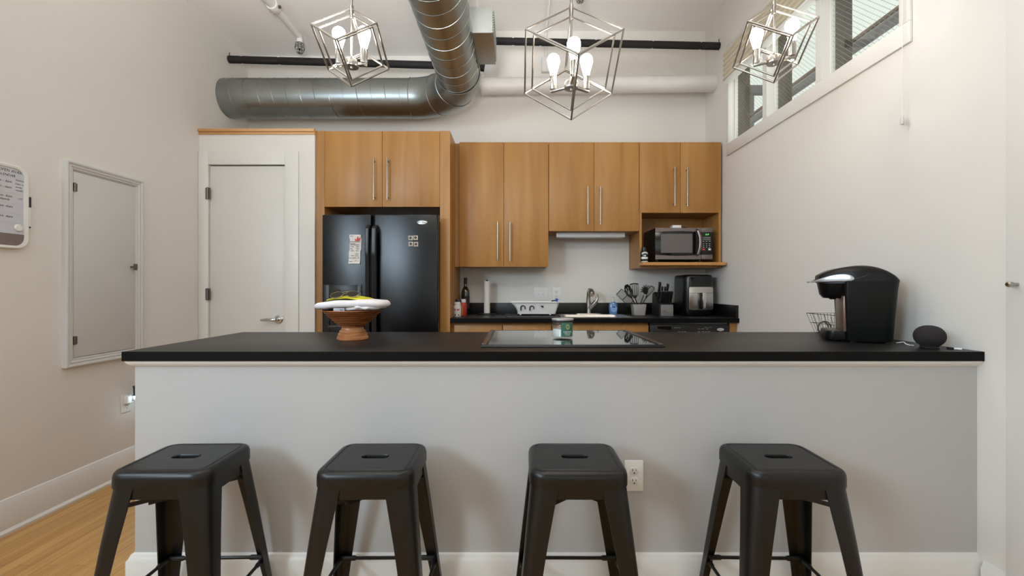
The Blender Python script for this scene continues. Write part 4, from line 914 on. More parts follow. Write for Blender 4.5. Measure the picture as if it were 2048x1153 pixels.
for k in range(7):
    a = -48 + 16 * k; zc = .070 + .012 * math.cos(R(a * 1.5)); on_cyl(b, sxp, 3.71, .0312, ((a - 6, a + 6, zc - .007, zc + .007),), zz0)
on_cyl(b, sxp, 3.71, .0312, ((-16, 16, .056, .062), (-9, 9, .050, .056)), zz0); b.build('white_print', m_white, bo)
# ================================================================== THINGS ON THE BAR
bx, by = wx(705.5, 2.06), 2.06
def wood_rings():
    return wood('turned_wood', (96, 50, 22), (140, 80, 40), (186, 124, 74), (5, 5, 60), .38)
t = thing('footed_bowl', 'ribbed wooden footed bowl holding folded towels on the bar counter', 'bowl', (bx, by, ZC))
b = MB(); prof = [(.0, 0), (.066, 0), (.070, .004), (.070, .014), (.064, .019), (.0655, .022), (.0655, .029), (.058, .033), (.059, .036), (.058, .043), (.050, .047), (.049, .054), (.044, .062)]
b.lathe(prof, (bx, by, ZC), 40); b.build('foot', wood('turned_foot', (128, 74, 38), (172, 112, 66), (204, 150, 102), (6, 6, 70), .38), t, 30)
b = MB(); prof = [(0, .058), (.046, .060)]
n = 9
for k in range(n):
    f0, f1 = k / n, (k + 1) / n; g = lambda f: .046 + .086 * (f ** .82); z = lambda f: .060 + .078 * f
    prof += [(g(f0) + .003, z(f0) + .002), (g(f1) + .001, z(f1) - .003), (g(f1) - .002, z(f1) - .0005)]
prof += [(.128, .139), (.122, .136), (.09, .100), (.04, .072), (0, .069)]
b.lathe(prof, (bx, by, ZC), 44); b.build('bowl', wood('turned_bowl', (96, 52, 26), (138, 80, 42), (168, 106, 62), (6, 6, 70), .4), t, 30)

def slab(b, cx, cy, a, c, zf, thick, e=3.2, dome=.0, seed=0., amp=.004, n=44, rot=0.0):
    """soft folded cloth: rings of a superellipse, zf(u,v) base height, rounded edge"""
    prof = [(.03, 0, 0), (.5, 0, 0), (.85, 0, 0), (.96, .10, 0), (1.0, .45, 0), (.985, .78, 0), (.93, .97, 0), (.75, 1.0, .3), (.5, 1.0, .65), (.25, 1.0, .92), (.03, 1.0, 1.0)]
    rings = []
    for s, f, dm in prof:
        ring = []
        for k in range(n):
            th = 2 * math.pi * k / n; co, si = math.cos(th), math.sin(th)
            rad = (abs(co) ** e + abs(si) ** e) ** (-1 / e); u, v = s * rad * co, s * rad * si
            wob = noise.noise(Vector((u * 2.1 + seed, v * 2.1, f * .7)))
            x, y = a * u * (1 + .03 * wob), c * v * (1 + .03 * wob)
            z = zf(u, v) + thick * f + dome * dm + amp * wob * 1.6
            ring.append((cx + x * math.cos(rot) - y * math.sin(rot), cy + x * math.sin(rot) + y * math.cos(rot), z))
        rings.append(ring)
    b.loft(rings)
zrim = ZC + .139
m_towel = M('white_towel', (226, 220, 222), .95, bump=(240, .5, .002), var=(8, .03))
tw = thing('folded_towel', 'white folded towel draped on top of the wooden bowl', 'towel', (bx, by, zrim))
b = MB(); slab(b, bx + .004, by, .162, .120, lambda u, v: zrim + .016 - .010 * u * u + .004 * u, .030, dome=.008, seed=3.1); b.build('folded_layers', m_towel, tw, 70)
b = MB(); slab(b, bx + .062, by - .01, .092, .100, lambda u, v: zrim + .0035 + .004 * u, .017, dome=.0, seed=8.2, amp=.003, e=2.8)
fold = []
for k in range(26):
    a = R(-20 + 300 * k / 25); r_ = .010 - .004 * k / 25; fold.append((r_ * math.cos(a), r_ * math.sin(a)))
b.build('lower_fold', m_towel, tw, 70)
b = MB(); sw = [Vector((bx + .052 + .055 * k / 12 + 0, by - .113 + .01 * (k / 12) ** 2, zrim + .014 + .0025 * math.sin(k * .5))) for k in range(13)]
b.tube(sw, [.0055 + .0015 * math.sin(k * .8) for k in range(13)], 10); b.build('rolled_edge', m_towel, tw, 70)
b = MB(); slab(b, bx - .004, by - .005, .106, .096, lambda u, v: zrim + .0545 - .015 * u * u, .005, dome=.006, seed=5.5, amp=.003, e=2.6, n=40)
tag(b.build('yellow_cloth', M('yellow_cloth', (204, 196, 40), .8, bump=(120, .5, .002), var=(20, .2)), smooth=70), 'bright yellow cloth lying on the white folded towel', 'cloth')
b = MB(); b.box(wx(668, 1.96), wx(690, 1.96), by - .108, by - .070, zrim - .002, zrim + .0135, .001)
t = thing('small_box', 'small pale box peeking out under the white towel in the bowl', 'box', (wx(679, 1.96), by - .09, zrim - .002))
b.build('carton', M('pale_carton', (182, 176, 184), .6), t)
b = MB(); b.box(wx(681, 1.96), wx(687, 1.96), by - .1086, by - .1078, zrim + .003, zrim + .006); b.build('print', m_ink, t)
# aviator sunglasses on the cloth
gx, gy, gz = wx(692, 2.0), 1.985, zrim + .0725
t = thing('sunglasses', 'thin metal aviator sunglasses resting on the yellow cloth', 'sunglasses', (gx, gy, gz - .012))
tilt = Matrix.Rotation(R(38), 4, 'X'); tw_ = Matrix.Rotation(R(10), 4, 'Z') @ Matrix.Rotation(R(-4), 4, 'Y')
T0 = Matrix.Translation((gx, gy, gz)) @ tw_ @ tilt
m_gold = M('sunglass_wire', (150, 140, 116), .25, 1.0); m_lens = M('dark_lens', (34, 28, 16), .2, spec=.2)
def lens_pts(cx, s): return [(cx + s * (.027 * math.cos(a) * (1 + .10 * math.sin(a))), .021 * math.sin(a) - .003 * math.cos(a)) for a in [2 * math.pi * k / 24 for k in range(24)]]
for s in (-1, 1):
    pts = lens_pts(s * .034, s)
    b = MB(); b.prism([(x, y) for x, y in pts], lambda p: (p[0], p[1], -.0008), lambda p: (p[0], p[1], .0008)); b.build('lens', m_lens, t, xf=T0)
    b = MB(); b.tube([(x, y, 0) for x, y in pts], .0012, 6, closed=True); b.build('lens_rim', m_gold, t, xf=T0)
    b = MB(); b.tube([(s * .062, .012, 0), (s * .067, .018, -.004), (s * .064, .06, -.022), (s * .052, .105, -.050), (s * .046, .118, -.070)], [.0016, .0022, .0022, .0032, .0032], 6); b.build('temple', m_dark, t, xf=T0)
b = MB(); b.tube([(-.009, .004, 0), (0, .008, 0), (.009, .004, 0)], .0012, 6); b.tube([(-.014, .016, 0), (0, .019, 0), (.014, .016, 0)], .0012, 6); b.build('bridge', m_gold, t, xf=T0)

# candle jar on the cooktop
jx, jy = wx(1127.5, 1.985), 2.03; zj = ZC + .0113
t = thing('candle_jar', 'glass candle jar with green label standing on the black cooktop', 'candle', (jx, jy, zj))
b = MB(); b.lathe([(0, .001), (.042, .001), (.047, .004), (.048, .010), (.048, .082), (.0455, .082), (.0455, .012), (.042, .007), (0, .006)], (jx, jy, zj), 36, caps=(False, False)); b.build('glass', glassy('jar_glass', (251, 252, 251), .05), t, 60)
b = MB(); b.lathe([(0, .0075), (.042, .0075), (.0448, .012), (.0448, .042), (0, .040)], (jx, jy, zj), 30); b.build('wax', M('candle_wax', (240, 240, 238), .6), t)
b = MB(); b.lathe([(0, .082), (.049, .082), (.050, .084), (.050, .089), (.047, .0895), (0, .0895)], (jx, jy, zj), 36); b.build('lid', M('brushed_lid', (206, 204, 200), .35, .5), t)
b = MB(); b.lathe([(.0462, .0735), (.0490, .0735), (.0490, .0819), (.0462, .0819)], (jx, jy, zj), 36, caps=(False, False)); b.build('lid_gasket', m_dark, t)
b = MB(); on_cyl(b, jx, jy, .0483, ((-14, 58, .010, .073),), zj); lb = b.build('label', M('green_label', (56, 104, 84), .55, var=(60, .1)), t)
def curved_text(b, s, size, a0, z, r):
    m = MB(); m.text(s, size, Matrix.Identity(4), .0002, 'CENTER')
    for v in m.bm.verts: 
        a = R(a0) + v.co.x / r; v.co = Vector((jx + (r + v.co.z) * math.sin(a), jy - (r + v.co.z) * math.cos(a), zj + z + v.co.y))
    me = bpy.data.meshes.new('t'); m.bm.to_mesh(me); m.bm.free(); b.bm.from_mesh(me); bpy.data.meshes.remove(me)
b = MB(); curved_text(b, 'EVERGREEN', .0078, 22, .0285, .0492); curved_text(b, 'PINE SAP', .0078, 22, .0200, .0492); curved_text(b, 'scented candle', .0042, 22, .0145, .0492); b.build('label_lettering', m_white, lb)
b = MB()
for rx, rz in ((.0085, .0115), (.0068, .0096)): b.tube([(jx + .0494 * math.sin(R(22) + rx * math.cos(a) / .049), jy - .0494 * math.cos(R(22) + rx * math.cos(a) / .049), zj + .054 + rz * math.sin(a)) for a in [2 * math.pi * k / 24 for k in range(24)]], .0006, 5, closed=True)
on_cyl(b, jx, jy, .0490, ((16, 28, .0535, .0545), (20, 24, .057, .061), (18, 26, .047, .049)), zj); b.build('label_emblem', M('emblem_gold', (198, 188, 120), .4), lb)

# coffee maker (front looks left along the bar)
t = thing('coffee_maker', 'black single cup coffee maker with silver handle at the right end of the bar', 'coffee maker', (0, 0, 0))
m_cof = M('coffee_black', (13, 13, 14), .34, spec=.3); m_cofs = M('coffee_body_side', (12, 14, 14), .5, spec=.25)
def plan(x0, x1, w, rf, rb, z, n=8):
    """outline with front corner radius rf (x0 side) and back radius rb"""
    pts = []
    for sx_, sy_, a0, r in ((1, 1, 0, rb), (-1, 1, 90, rf), (-1, -1, 180, rf), (1, -1, 270, rb)):
        for k in range(n):
            a = R(a0 + 90 * k / (n - 1)); cx = (x1 - r) if sx_ > 0 else (x0 + r); pts.append((cx + r * math.cos(a), sy_ * (w / 2 - r) + r * math.sin(a), z))
    return pts
def resample(rows, m):
    """Catmull-Rom through rows of numbers"""
    out = []
    for i in range(len(rows) - 1):
        p0, p1, p2, p3 = rows[max(i-1, 0)], rows[i], rows[i+1], rows[min(i+2, len(rows)-1)]
        for k in range(m):
            s = k / m
            out.append(tuple(.5 * (2*b_ + (c_ - a_) * s + (2*a_ - 5*b_ + 4*c_ - d_) * s*s + (3*b_ - a_ - 3*c_ + d_) * s**3) for a_, b_, c_, d_ in zip(p0, p1, p2, p3)))
    return out + [tuple(rows[-1])]
b = MB(); b.loft([plan(.012, .176, .212, .012, .045, 0), plan(.008, .180, .218, .012, .045, .006), plan(.0, .194, .235, .012, .045, .225), plan(.002, .199, .236, .012, .045, .264)]); b.build('body', m_cofs, t, 40)
b = MB(); secs = []
rows = resample([(-.086, .292, .268, .10), (-.080, .298, .260, .125), (-.06, .309, .255, .155), (-.03, .321, .255, .18), (.02, .332, .255, .21), (.065, .335, .257, .225), (.105, .330, .259, .230), (.145, .314, .260, .228), (.178, .290, .261, .214), (.196, .270, .260, .185)], 4)
for x, zt, zb, w in rows:
    hw = w / 2; r = min(.034, (zt - zb) * .45); sec = []
    for k in range(6): a = R(90 * k / 5); sec.append((x, hw - r + r * math.cos(a), zt - r + r * math.sin(a)))
    for k in range(6): a = R(90 + 90 * k / 5); sec.append((x, -hw + r + r * math.cos(a), zt - r + r * math.sin(a)))
    sec += [(x, -hw, zb), (x, hw, zb)]; secs.append(sec)
b.loft(secs); b.build('lid', m_cof, t, 50)
b = MB(); b.tube([(-.012, -.1045, .258), (.02, -.1085, .270), (.06, -.1125, .284), (.10, -.1135, .299), (.118, -.110, .309), (.128, -.098, .3175)], .0012, 6); b.build('lid_seam', M('seam_grey', (78, 76, 74), .35, .4), t)
b = MB(); b.loft([plan(-.062, .03, .11, .045, .01, .188), plan(-.074, .03, .135, .05, .01, .205), plan(-.084, .03, .16, .06, .01, .262)]); b.build('brew_head', m_cof, t, 50)
b = MB(); b.lathe([(0, .182), (.012, .182), (.016, .189), (0, .189)], (-.025, 0, 0), 14); b.build('nozzle', m_cof, t)
b = MB(); secs = []
for x, hw, zc, th in resample([(-.118, .03, .262, .004), (-.10, .05, .266, .009), (-.075, .070, .272, .018), (-.04, .088, .279, .027), (-.005, .0985, .281, .030), (.02, .106, .279, .024), (.032, .108, .277, .010)], 3):
    secs.append([(x, -hw - .004, zc - th / 2), (x, -hw - .006, zc), (x, -hw - .003, zc + th / 2), (x, -hw + .016, zc + th / 2), (x, -hw + .016, zc - th / 2)])
b.loft(secs); b.loft([[(p[0], -p[1], p[2]) for p in s] for s in secs])
b.loft([[(-.122, y, .260) for y in (-.034, .034)] + [(-.122, .034, .264), (-.122, -.034, .264)], [(-.098, y, .262) for y in (-.050, .050)] + [(-.098, .050, .271), (-.098, -.050, .271)]])
b.build('handle', M('handle_silver', (196, 200, 206), .28, .85), t, 50)
b = MB(); b.box(-.004, .012, -.100, .055, .04, .20, .004); b.build('column', M('column_brown', (128, 104, 90), .3, .5), t)
b = MB(); b.loft([plan(-.062, .012, .185, .03, .01, 0), plan(-.066, .012, .19, .03, .01, .006), plan(-.060, .012, .185, .03, .01, .040)]); b.build('drip_base', m_cof, t, 50)
b = MB(); b.loft([plan(-.052, -.002, .165, .025, .01, .0402), plan(-.050, -.002, .16, .025, .01, .043)]); b.build('drip_grille', M('grille_grey', (92, 88, 86), .35, .7), t)
for x, y in ((.03, -.085), (.155, -.085), (.03, .085), (.155, .085)):
    b = MB(); b.lathe([(0, -.006), (.010, -.006), (.010, .001), (0, .001)], (x, y, 0), 10); b.build('foot', m_dark, t)
t.location = (1.508, 2.051, ZC + .006); t.rotation_euler = (0, 0, R(-25))

# wire basket behind the coffee maker
t = thing('wire_basket', 'thin black wire basket behind the coffee maker on the bar', 'basket', (1.46, 2.28, ZC))
m_wire = M('thin_black_wire', (60, 52, 46), .4, .6); yb0, yb1 = 2.17, 2.36
def rect(x0, x1, y0, y1, z): return [(x0, y0, z), (x1, y0, z), (x1, y1, z), (x0, y1, z)]
bx0, bx1 = wx(1627, 2.37), 1.735; tx0, tx1 = wx(1613, 2.38), 1.762
b = MB()
lv = [(0, .003), (.5, .055), (1, .105)]
for f, z in lv:
    b.tube(rect(bx0 + (tx0 - bx0) * f, bx1 + (tx1 - bx1) * f, yb0 - .02 * f, yb1 + .02 * f, ZC + z), .0012 if f < 1 else .0016, 6, closed=True)
n = 11
for k in range(n):
    f = k / (n - 1)
    for ys, yt in ((yb0, yb0 - .02), (yb1, yb1 + .02)): b.tube([(bx0 + (bx1 - bx0) * f, ys, ZC + .003), (tx0 + (tx1 - tx0) * f, yt, ZC + .105)], .0010, 5)
    b.tube([(bx0 + (bx1 - bx0) * f, yb0, ZC + .0025), (bx0 + (bx1 - bx0) * f, yb1, ZC + .0025)], .0013, 5)
for k in range(6):
    f = k / 5
    for xs, xt in ((bx0, tx0), (bx1, tx1)): b.tube([(xs, yb0 + (yb1 - yb0) * f, ZC + .003), (xt, yb0 - .02 + (yb1 - yb0 + .04) * f, ZC + .105)], .0010, 5)
b.build('wires', m_wire, t)
b = MB(); cx_ = wx(1652, 2.24)
for k, (rr_, zz_) in enumerate(((.040, .034), (.035, .030))): b.tube([(cx_ + rr_ * math.cos(a) * .8, 2.25 + .012 * k, ZC + .008 + .028 + zz_ * math.sin(a)) for a in [2 * math.pi * j / 20 for j in range(20)]], .003, 6, closed=True)
tag(b.build('coiled_cable', M('grey_cable', (96, 92, 94), .5)), 'coiled grey cable lying inside the wire basket', 'cable')

# smart speaker with its white cord
sx_, sy_ = wx(1859, 1.765), 1.765
t = thing('smart_speaker', 'round black fabric speaker near the right end of the bar counter', 'speaker', (sx_, sy_, ZC))
b = MB(); prof = [(0, .0045), (.028, .0045)] + [(.0505 * math.cos(a) ** .85 if math.cos(a) > 0 else 0, .0475 + .0435 * math.sin(a)) for a in [R(-58 + 148 * k / 18) for k in range(18)]] + [(0, .091)]
b.lathe(prof, (sx_, sy_, ZC), 40); b.build('fabric_shell', M('speaker_fabric', (36, 32, 32), .92, bump=(420, .6, .002), var=(300, .2)), t, 70)
b = MB(); b.lathe([(0, 0), (.030, 0), (.031, .003), (.029, .006), (0, .006)], (sx_, sy_, ZC), 28); b.build('base', m_blackpl, t)
b = MB(); cp_ = [(1.630, 1.802, .006), (1.637, 1.825, .0035), (1.634, 1.842, .007), (1.641, 1.858, .012), (1.646, 1.874, .010), (1.644, 1.888, .006), (1.650, 1.905, .0035)]
b.tube([(p[0], p[1], ZC + p[2]) for p in resample(cp_, 4)], .0022, 8); b.build('power_cord', m_white, t, 60)['label'] = 'thin white cord'
t = thing('pen', 'slim black and white pen at the far right corner of the bar counter', 'pen', (wx(1908, 1.71), 1.72, ZC))
p0, p1, p2 = Vector((wx(1894, 1.735), 1.735, ZC + .0045)), Vector((wx(1908, 1.715), 1.715, ZC + .0045)), Vector((wx(1924, 1.70), 1.70, ZC + .0045))
b = MB(); b.tube([p0, p1], .0042, 10); b.build('cap', m_dark, t)
b = MB(); b.tube([p1, p2], .0038, 10); b.build('barrel', m_white, t)

# ================================================================== CEILING: DUCT, PIPES, SPRINKLERS
XD, YD, ZD, RD = -.436, 3.815, 2.842, .162
t = thing('air_duct', 'spiral galvanised air duct running along the ceiling and turning left', 'duct', (XD, YD, ZD))
RB = .46
def helix(b, p0, p1, r, pitch, ph=0.):
    p0, p1 = Vector(p0), Vector(p1); ax = (p1 - p0); L = ax.length - .012; ax.normalize(); p0 = p0 + ax * .006; u = ax.cross(Vector((0, 0, 1))).normalized(); w = ax.cross(u); n = int(L / pitch * 40)
    b.tube([p0 + ax * (L * k / n) + (u * math.cos(ph + 2 * math.pi * L * k / n / pitch) + w * math.sin(ph + 2 * math.pi * L * k / n / pitch)) * r for k in range(n + 1)], .0028, 5)
def run(p0, p1, name, mat=m_duct):
    b = MB(); b.cyl(p0, p1, RD, 64); helix(b, p0, p1, RD, .118, 1.0); return b.build(name, mat, t, 50)
run((XL + .002, YD, ZD), (XD - RB, YD, ZD), 'cross_run')
run((XD, YD - RB, ZD), (XD, YR + .01, ZD), 'long_run')
b = MB(); pts = [(XD - RB + (RB) * math.sin(a), YD - RB + RB * math.cos(a), ZD) for a in [R(90 * k / 20) for k in range(21)]]
b.tube(pts, RD + .003, 64, caps=False)
for f in (0, .36, .68, 1.0):
    a = R(90 * f); c = Vector((XD - RB + RB * math.sin(a), YD - RB + RB * math.cos(a), ZD)); tn = Vector((math.cos(a), -math.sin(a), 0)); u = Vector((0, 0, 1)); w = tn.cross(u)
    b.tube([c + (u * math.cos(q) + w * math.sin(q)) * (RD + .004) for q in [2 * math.pi * k / 56 for k in range(56)]], .0032, 5, closed=True)
b.build('elbow', m_duct, t, 60)
X0, X1, Y0, Y1, Z0, Z1 = XD + .10, -.147, 2.83, 3.235, 2.842, 3.008
b = MB(); b.box(X0, X1, Y0, Y1, Z0, Z1, .002); rb = b.build('register_box', m_ductbox, t)
b = MB(); b.prism([(Y0 - .03, ZD - .02), (Y1 + .02, ZD - .02), (Y1 + .02, ZD + .16), (Y0 - .03, ZD + .16)], lambda p: (XD + math.sqrt(max(0, (RD + .003) ** 2 - min(.15, abs(p[1] - ZD)) ** 2)) , p[0], p[1]), lambda p: (XD + math.sqrt(max(0, (RD + .003) ** 2 - min(.15, abs(p[1] - ZD)) ** 2)) + .004, p[0], p[1]))
b.build('collar_flange', m_ductbox, rb)
b = MB()
for k in range(9): z = Z0 + .018 + k * .016; b.rot_box((X1 + .003, (Y0 + Y1) / 2, z), (.006, Y1 - Y0 - .03, .010), Matrix.Rotation(R(30), 3, 'Y'))
b.build('grille_slats', m_ductbox, rb)

def foam_pipe(name, label, pts, r, joints):
    t = thing(name, label, 'pipe', pts[0])
    b = MB(); pp = []; rs = []
    for i, (p, q) in enumerate(zip(pts[:-1], pts[1:])):
        p, q = Vector(p), Vector(q); fs = [f for ii, f in joints if ii == i]; L = (q - p).length
        seq = [(0, r)]
        for f in fs: seq += [(f - .012 / L, r), (f - .002 / L, r * .86), (f + .002 / L, r * .86), (f + .012 / L, r)]
        for f, rad in seq: pp.append(p.lerp(q, f)); rs.append(rad)
    pp.append(Vector(pts[-1])); rs.append(r)
    b.tube(pp, rs, 18); b.build('foam_sleeve', m_foam, t, 60)
    return t
yp = 3.83
bp = foam_pipe('insulated_pipe', 'black foam insulated pipe running across the kitchen below the ceiling', [(XL + .003, yp, wz(119, yp)), (-.34, yp, wz(133, yp)), (-.30, yp, wz(139, yp)), (-.285, yp, wz(110, yp)), (-.265, yp, wz(84, yp)), (-.22, yp, wz(82, yp)), (XR - .003, yp, wz(92.5, yp))], .031,
               [(0, .05), (0, .20), (0, .62), (0, .86), (5, .10), (5, .22), (5, .46), (5, .71), (5, .92)])
for x, py in ((XL + .0045, 110), (XR - .0045, 83)):
    b = MB(); b.tube([(x, yp, wz(py + 6, yp)), (x, yp, wz(py - 5, yp))], .003, 6); b.build('hanger', m_dark, bp)
t = thing('white_pipe', 'thick white painted pipe along the back wall above the cabinets', 'pipe', (.8, 3.92, 3.02))
b = MB(); b.cyl((-.318, 3.925, wz(173.2, 3.925)), (XR - .002, 3.925, wz(167, 3.925)), .0725, 36); b.build('pipe_run', m_whitepipe, t, 60)
b = MB(); bxx = wx(965, 3.92); zc = wz(173, 3.925); b.tube([(bxx, 3.925 + .077 * math.cos(a), zc + .077 * math.sin(a)) for a in [R(90 + 200 * k / 16) for k in range(17)]], .012, 4); b.box(bxx - .014, bxx + .014, 3.875, YB - .001, zc + .068, zc + .090, .003); b.build('strap', m_whitepipe, t)
def sprinkler_cage(b, c, r, h):
    c = Vector(c)
    for z, k in ((0, .85), (-h * .5, 1.0), (-h, .6)): b.tube([c + Vector((r * k * math.cos(a), r * k * math.sin(a), z)) for a in [2 * math.pi * j / 16 for j in range(16)]], .0022, 5, closed=True)
    for j in range(8):
        a = 2 * math.pi * j / 8; b.tube([c + Vector((r * k * math.cos(a), r * k * math.sin(a), z)) for z, k in ((0, .85), (-h * .5, 1.0), (-h, .6), (-h * 1.03, .05))], .0022, 5)
def sprinkler(parent, c):
    b = MB(); b.lathe([(0, 0), (.016, 0), (.016, -.012), (.009, -.016), (.006, -.05), (.02, -.052), (.02, -.055), (0, -.055)], c, 14); s = b.build('sprinkler_head', m_chrome, parent)
    b = MB(); sprinkler_cage(b, (c[0], c[1], c[2] - .008), .038, .075); b.build('wire_guard', M('guard_wire', (120, 116, 112), .35, .9), s)
t = thing('sprinkler_pipe', 'white sprinkler pipe under the ceiling at upper left with caged head', 'pipe', (-1.83, 3.4, ZLOW - .045))
zc = ZLOW - .045; sxx = -1.82
b = MB(); b.cyl((sxx, YR + .02, zc), (sxx, 3.30, zc), .034, 20); b.build('main_run', m_whitepipe, t, 60)
b = MB(); b.lathe([(.0, 0), (.042, 0), (.044, .01), (.044, .055), (.036, .075), (0, .075)], (sxx, 3.28, zc), 20, Matrix.Rotation(R(-90), 4, 'X')); b.build('coupling', m_whitepipe, t, 60)
b = MB(); b.tube([(sxx, 3.30, zc), (sxx, 3.66, zc), (sxx, 3.70, zc - .006), (sxx, 3.712, zc - .03), (sxx, 3.712, zc - .055)], .025, 18); b.build('branch_run', m_whitepipe, t, 60)
sprinkler(t, (sxx, 3.712, zc - .055))
b = MB(); b.cyl((sxx + .046, 3.30, zc - .012), (sxx + .055, 3.30, zc - .016), .012, 12); b.build('test_plug', m_metal_dk, t)
t = thing('sprinkler', 'small caged sprinkler head above the middle pendant lamp', 'sprinkler', (wx(1160, 3.2), 3.2, 3.33))
s_c = (wx(1160, 3.25), 3.25, wz(-19, 3.25)); b = MB(); b.cyl((s_c[0], s_c[1], s_c[2]), (s_c[0], s_c[1], ZHIGH), .014, 14); b.build('drop_pipe', m_whitepipe, t)
sprinkler(t, s_c)
t = thing('electrical_conduit', 'thin white conduit across the ceiling and down to a junction box', 'conduit', (wx(1090, YB), YB - .012, 3.3))
xcn = wx(1091.5, YB); b = MB(); b.tube([(xcn, 2.12, ZHIGH - .013), (xcn, YB - .03, ZHIGH - .013), (xcn, YB - .013, ZHIGH - .035), (xcn, YB - .013, wz(119, YB))], .0115, 10); b.build('tube', m_whitepipe, t, 60)
b = MB(); b.box(wx(1083, YB), wx(1101, YB), YB - .04, YB - .001, wz(147, YB), wz(119, YB), .003); b.build('junction_box', m_whitepipe, t)

# ================================================================== PENDANT LAMPS
def pendant(name, label, x, y, ztop, a, rot, arms, arm_r, hubf):
    t = thing(name, label, 'lamp', (x, y, ztop), 0, 'open cube pendant lamps over the bar'); off = Vector((x, y, ztop))
    D = a * math.sqrt(3); r = a * math.sqrt(2 / 3)
    def cube(s):
        c = -D / 2; az = lambda d: R(d - 90) + rot
        T = Vector((0, 0, c + s * D / 2)); B = Vector((0, 0, c - s * D / 2))
        U = [Vector((s * r * math.cos(az(d)), s * r * math.sin(az(d)), c + s * D / 6)) for d in (60, 180, 300)]
        Lw = [Vector((s * r * math.cos(az(d)), s * r * math.sin(az(d)), c - s * D / 6)) for d in (0, 120, 240)]
        E = [(T, u) for u in U] + [(B, l) for l in Lw] + [(U[0], Lw[0]), (U[0], Lw[1]), (U[1], Lw[1]), (U[1], Lw[2]), (U[2], Lw[2]), (U[2], Lw[0])]
        return E
    for nm, s in (('outer_cage', 1.0), ('inner_cage', .835)):
        b = MB()
        for p, q in cube(s): b.tube([p + off, q + off], .0042, 6)
        b.build(nm, m_nickel, t, 20)
    b = MB(); b.cyl(off + Vector((0, 0, .0)), Vector((x, y, (ZHIGH if x > XSTEP else ZLOW))), .0055, 10); b.lathe([(0, -.016 - D * .085), (.008, -.014 - D * .085), (.010, 0), (.008, .012), (0, .014)], off, 14)
    hz = -D * hubf
    b.cyl(off, off + Vector((0, 0, hz + .03)), .0045, 10); b.build('stem', m_nickel, t)
    b = MB(); b.lathe([(0, -.022), (.006, -.022), (.007, -.014), (.03, -.014), (.031, -.012), (.031, .012), (.028, .016), (.008, .018), (0, .03)], off + Vector((0, 0, hz)), 28); hub = b.build('hub', m_nickel, t)
    b = MB(); b.lathe([(0, 0), (.065, 0), (.065, .02), (0, .022)], (x, y, (ZHIGH if x > XSTEP else ZLOW) - .0225), 28); b.build('ceiling_rose', m_nickel, t)
    for d in arms:
        an = R(d - 90); dr = Vector((math.cos(an), math.sin(an), 0)); c = off + Vector((0, 0, hz)) + dr * arm_r
        b = MB(); b.rot_box(off + Vector((0, 0, hz - .002)) + dr * (.026 + (arm_r + .012 - .026) / 2), (arm_r + .012 - .026, .017, .011), Matrix.Rotation(an, 3, 'Z'), .001); arm = b.build('arm', m_nickel, t)
        b = MB(); b.lathe([(0, .003), (.0145, .003), (.0155, .006), (.0155, .064), (.013, .066), (0, .066)], c, 20); b.build('socket', m_nickel, arm)
        b = MB(); b.lathe([(.010, .064), (.0135, .070), (.0175, .086), (.0245, .112), (.0285, .130), (.0285, .140), (.025, .151), (.016, .160), (.006, .1635), (0, .164)], c, 14); b.build('bulb', m_bulb, arm)
    return t
YPN = 1.95
pendant('pendant_lamp', 'large open cube pendant lamp with three lit bulbs, middle one over the bar', wx(1142.5, YPN), YPN, wz(14, YPN), .288, R(0), (0, 122, 238), .088, .70)
pendant('pendant_lamp', 'smaller cube pendant lamp in front of the horizontal air duct, left over the bar', wx(703, YPN), YPN, wz(17, YPN), .199, R(-2), (88, 268), .056, .715)
pendant('pendant_lamp', 'smaller cube pendant lamp in front of the high windows, right over the bar', wx(1548, YPN), YPN, wz(8, YPN), .201, R(-6), (62, 242), .068, .72)

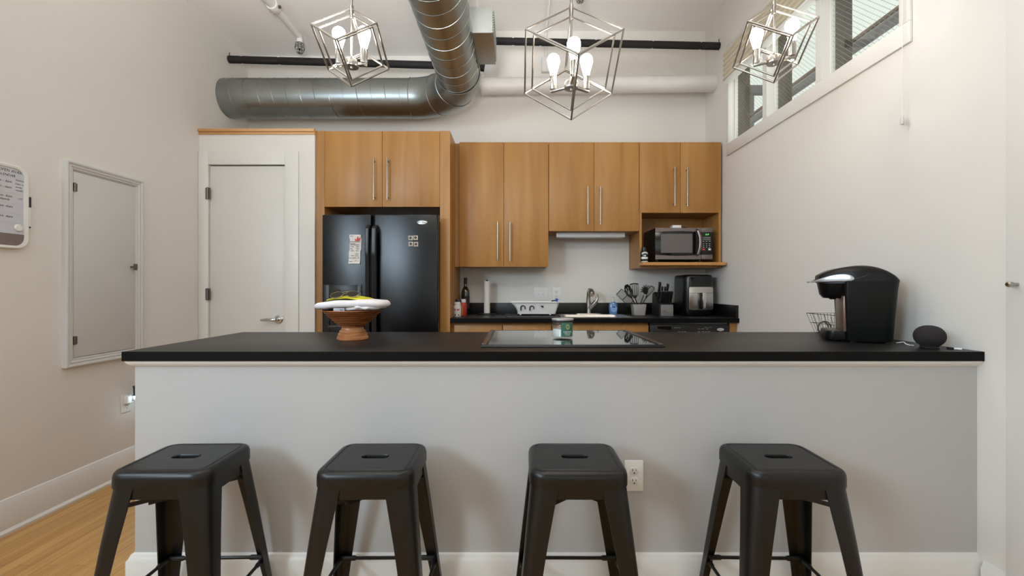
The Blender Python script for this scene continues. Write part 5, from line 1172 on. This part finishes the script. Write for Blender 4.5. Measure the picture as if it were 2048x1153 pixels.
# ================================================================== WINDOW SHADE AND OUTSIDE
t = thing('window_shade', 'beige folded fabric shade raised above the high right windows', 'shade', (1.74, 2.8, 2.886))
b = MB(); xs0 = 1.722; pr = [(XR - .002, 3.14), (xs0, 3.14)]
for k in range(6):
    z = 3.14 - .04 * k; pr += [(xs0 - .010, z - .014), (xs0 - .012, z - .028), (xs0 - .001, z - .039)]
pr += [(xs0 + .002, 2.90), (XR - .002, 2.90)]
b.prism(pr, lambda p: (p[0], 1.955, p[1]), lambda p: (p[0], 3.632, p[1])); b.build('fabric', M('beige_fabric', (206, 196, 174), .85, bump=(200, .3)), t, 30)
b = MB(); b.box(xs0 - .010, XR - .004, 1.956, 3.631, 2.884, 2.8995, .002); b.build('bottom_rail', m_white, t)
yc = 1.985; b = MB(); b.cyl((XR - .030, yc, 2.884), (XR - .030, yc, wz(233, yc)), .0012, 6); cd = b.build('cord', m_white, t)
b = MB(); zc = wz(233, yc); b.loft([[(XR - .030 + x, yc + y, z) for x, y in rr(w, w, w * .3, 4)] for w, z in ((.008, zc), (.011, zc - .004), (.015, zc - .032), (.013, zc - .036))]); b.build('tassel', m_panel, cd)
m_rust = M('rusty_steel', (124, 92, 78), .7, .2, var=(14, .3)); m_lead = M('weathered_steel', (120, 112, 116), .6, .2, var=(10, .2))
b = MB(); b.tube([(3.0, .5, 3.395), (3.0, 8.0, 3.395)], .018, 12); tag(b.build('outdoor_pipe', m_rust), 'rust brown pipe outside the high windows, above the grey one', 'pipe')
b = MB(); b.tube([(3.02, .5, 3.335), (3.02, 4.2, 3.335), (3.02, 8.0, 3.33)], .042, 14); tag(b.build('outdoor_pipe', m_lead), 'thick grey pipe outside the high windows, below the rust brown pipe', 'pipe')
b = MB(); b.tube([(3.04, .5, 3.20), (3.04, 3.6, 3.18), (3.04, 4.0, 3.16), (3.04, 8.0, 3.10)], .030, 12); tag(b.build('outdoor_pipe', m_lead), 'thin lower pipe outside the nearest high window, sloping down', 'pipe')
b = MB(); b.box(3.10, 3.20, 5.9, 6.0, -.0, 3.9); b.box(2.2, 3.3, 5.55, 5.63, 3.66, 3.76); tag(b.build('outdoor_post', m_lead), 'grey steel post and cross beam seen through the farthest high window', 'post')
b = MB(); b.box(XR + .4, 7.5, -4, 10, -.3, -.06); struct(b.build('ground_outside', M('outdoor_paving', (150, 146, 140), .9), at=(4, 3, -.1)))
